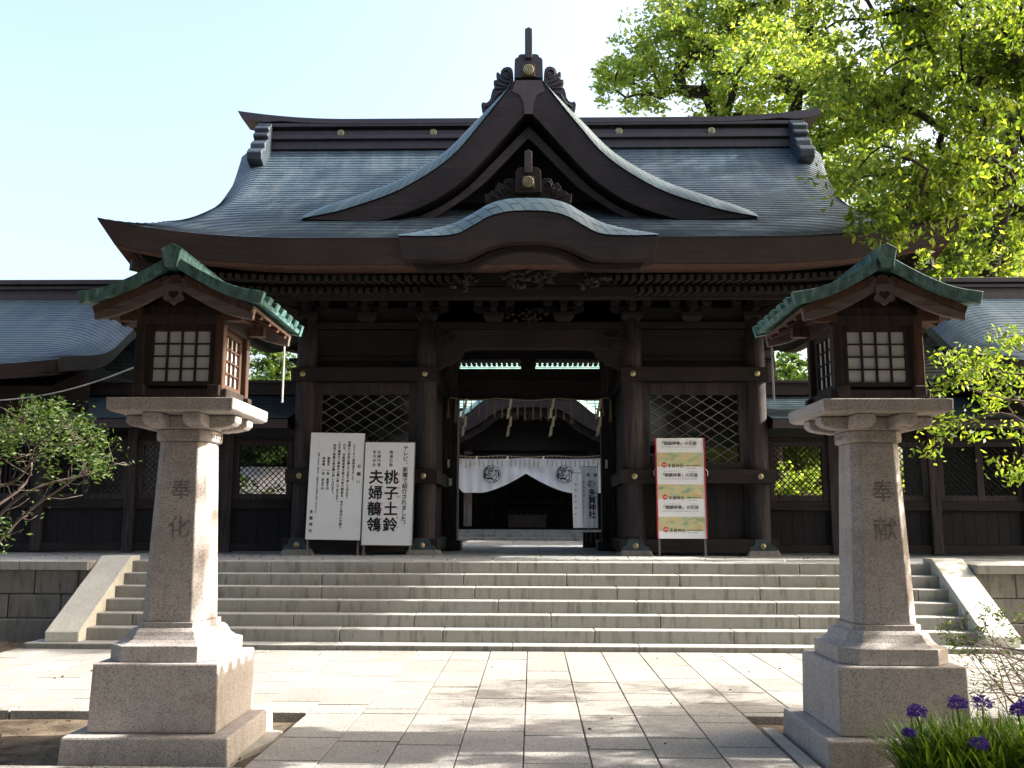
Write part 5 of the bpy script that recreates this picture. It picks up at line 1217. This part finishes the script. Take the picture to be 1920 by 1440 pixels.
blades('purple_flower_clump', 'clump of strap-leaved plants with round purple flower heads in front of the right lantern', 2.72, 5.72, .47, .26, 1500, (.40, .64), 3,
       [hd(1715, 1333, 5.75, 2.72, 5.75, .048), hd(1790, 1318, 5.8, 2.72, 5.75, .05), hd(1838, 1318, 5.95, 2.72, 5.75, .055), hd(1700, 1372, 5.6, 2.72, 5.75, .03), hd(1832, 1393, 5.45, 2.72, 5.75, .045)])
blades('purple_flower_clump', 'second clump of purple flowers at the bottom right corner of the view', 3.2, 5.6, .32, .3, 800, (.40, .66), 4, [hd(1892, 1333, 5.7, 3.15, 5.6, .04), hd(1908, 1322, 5.75, 3.15, 5.6, .045)])
# stones beside the lanterns
def stone(name, lab, pts, z0, z1, mat):
    b = MB(); q = [(x, y) for x, y in pts]; b.loft([[(x, y, z0) for x, y in q], [(x, y, z1-.01) for x, y in q], [(x*.98+sum(p[0] for p in q)/len(q)*.02, y*.98+sum(p[1] for p in q)/len(q)*.02, z1) for x, y in q]]); tag(b.build(name, mat), lab, 'stone')
stone('edge_slab', 'broken flat slab in the soil right of the left lantern', [(-2.02, 6.75), (-1.88, 7.2), (-1.9, 7.55), (-2.03, 7.6)], -.1, -.035, CONC)
stone('edge_slab', 'long weathered slab along the base of the right lantern', [(1.88, 6.55), (2.0, 6.5), (2.0, 7.75), (1.9, 7.8)], -.1, -.03, CONC)
bm = bmesh.new(); bmesh.ops.create_icosphere(bm, subdivisions=4, radius=1)
for v in bm.verts: k = 1+.28*mn.noise(v.co*1.3)+.10*mn.noise(v.co*4); v.co = Vector((v.co.x*.34*k, v.co.y*.17*k, v.co.z*.12*k))
me = bpy.data.meshes.new('rock'); bm.to_mesh(me); bm.free(); me.materials.append(mplain('brown_rock', (.13, .10, .085), .9, 0, .5, 9, .3, .6)); o = bpy.data.objects.new('rock', me); C.objects.link(o); o.location = (2.42, 6.2, -.05); tag(o, 'rough brown rock under the purple flowers', 'stone')
# moss and leaf litter
pts = np.stack([RNG.uniform(-9, 9, 5200), RNG.uniform(5, 12.9, 5200), np.full(5200, -.055)], 1)
m_ = ((np.abs(pts[:, 0]) > 1.86) & (pts[:, 1] < 8.0)) | ((np.abs(pts[:, 0]) > 6.5) & (pts[:, 1] > 11)); pts = pts[m_]
p2 = np.stack([RNG.uniform(-6, 6, 110), RNG.uniform(5.5, 11.6, 110), np.full(110, .008)], 1); p2 = p2[(p2[:, 1] > 8.3) | (np.abs(p2[:, 0]) < 1.8)]; p3 = np.stack([RNG.uniform(-9, 9, 160), RNG.uniform(13.6, 16, 160), np.full(160, 1.03)], 1); pts = np.concatenate([pts, p2, p3])
V, Fq = leaves(pts, .035, .5, 0.); o = mesh_np('leaf_litter', V, Fq, mleaf('dry_leaf', [(0, (.07, .045, .025)), (.6, (.14, .10, .05)), (1, (.10, .14, .04))], .1)); o['kind'] = 'stuff'; o['label'] = 'dry leaf litter on the bare soil'
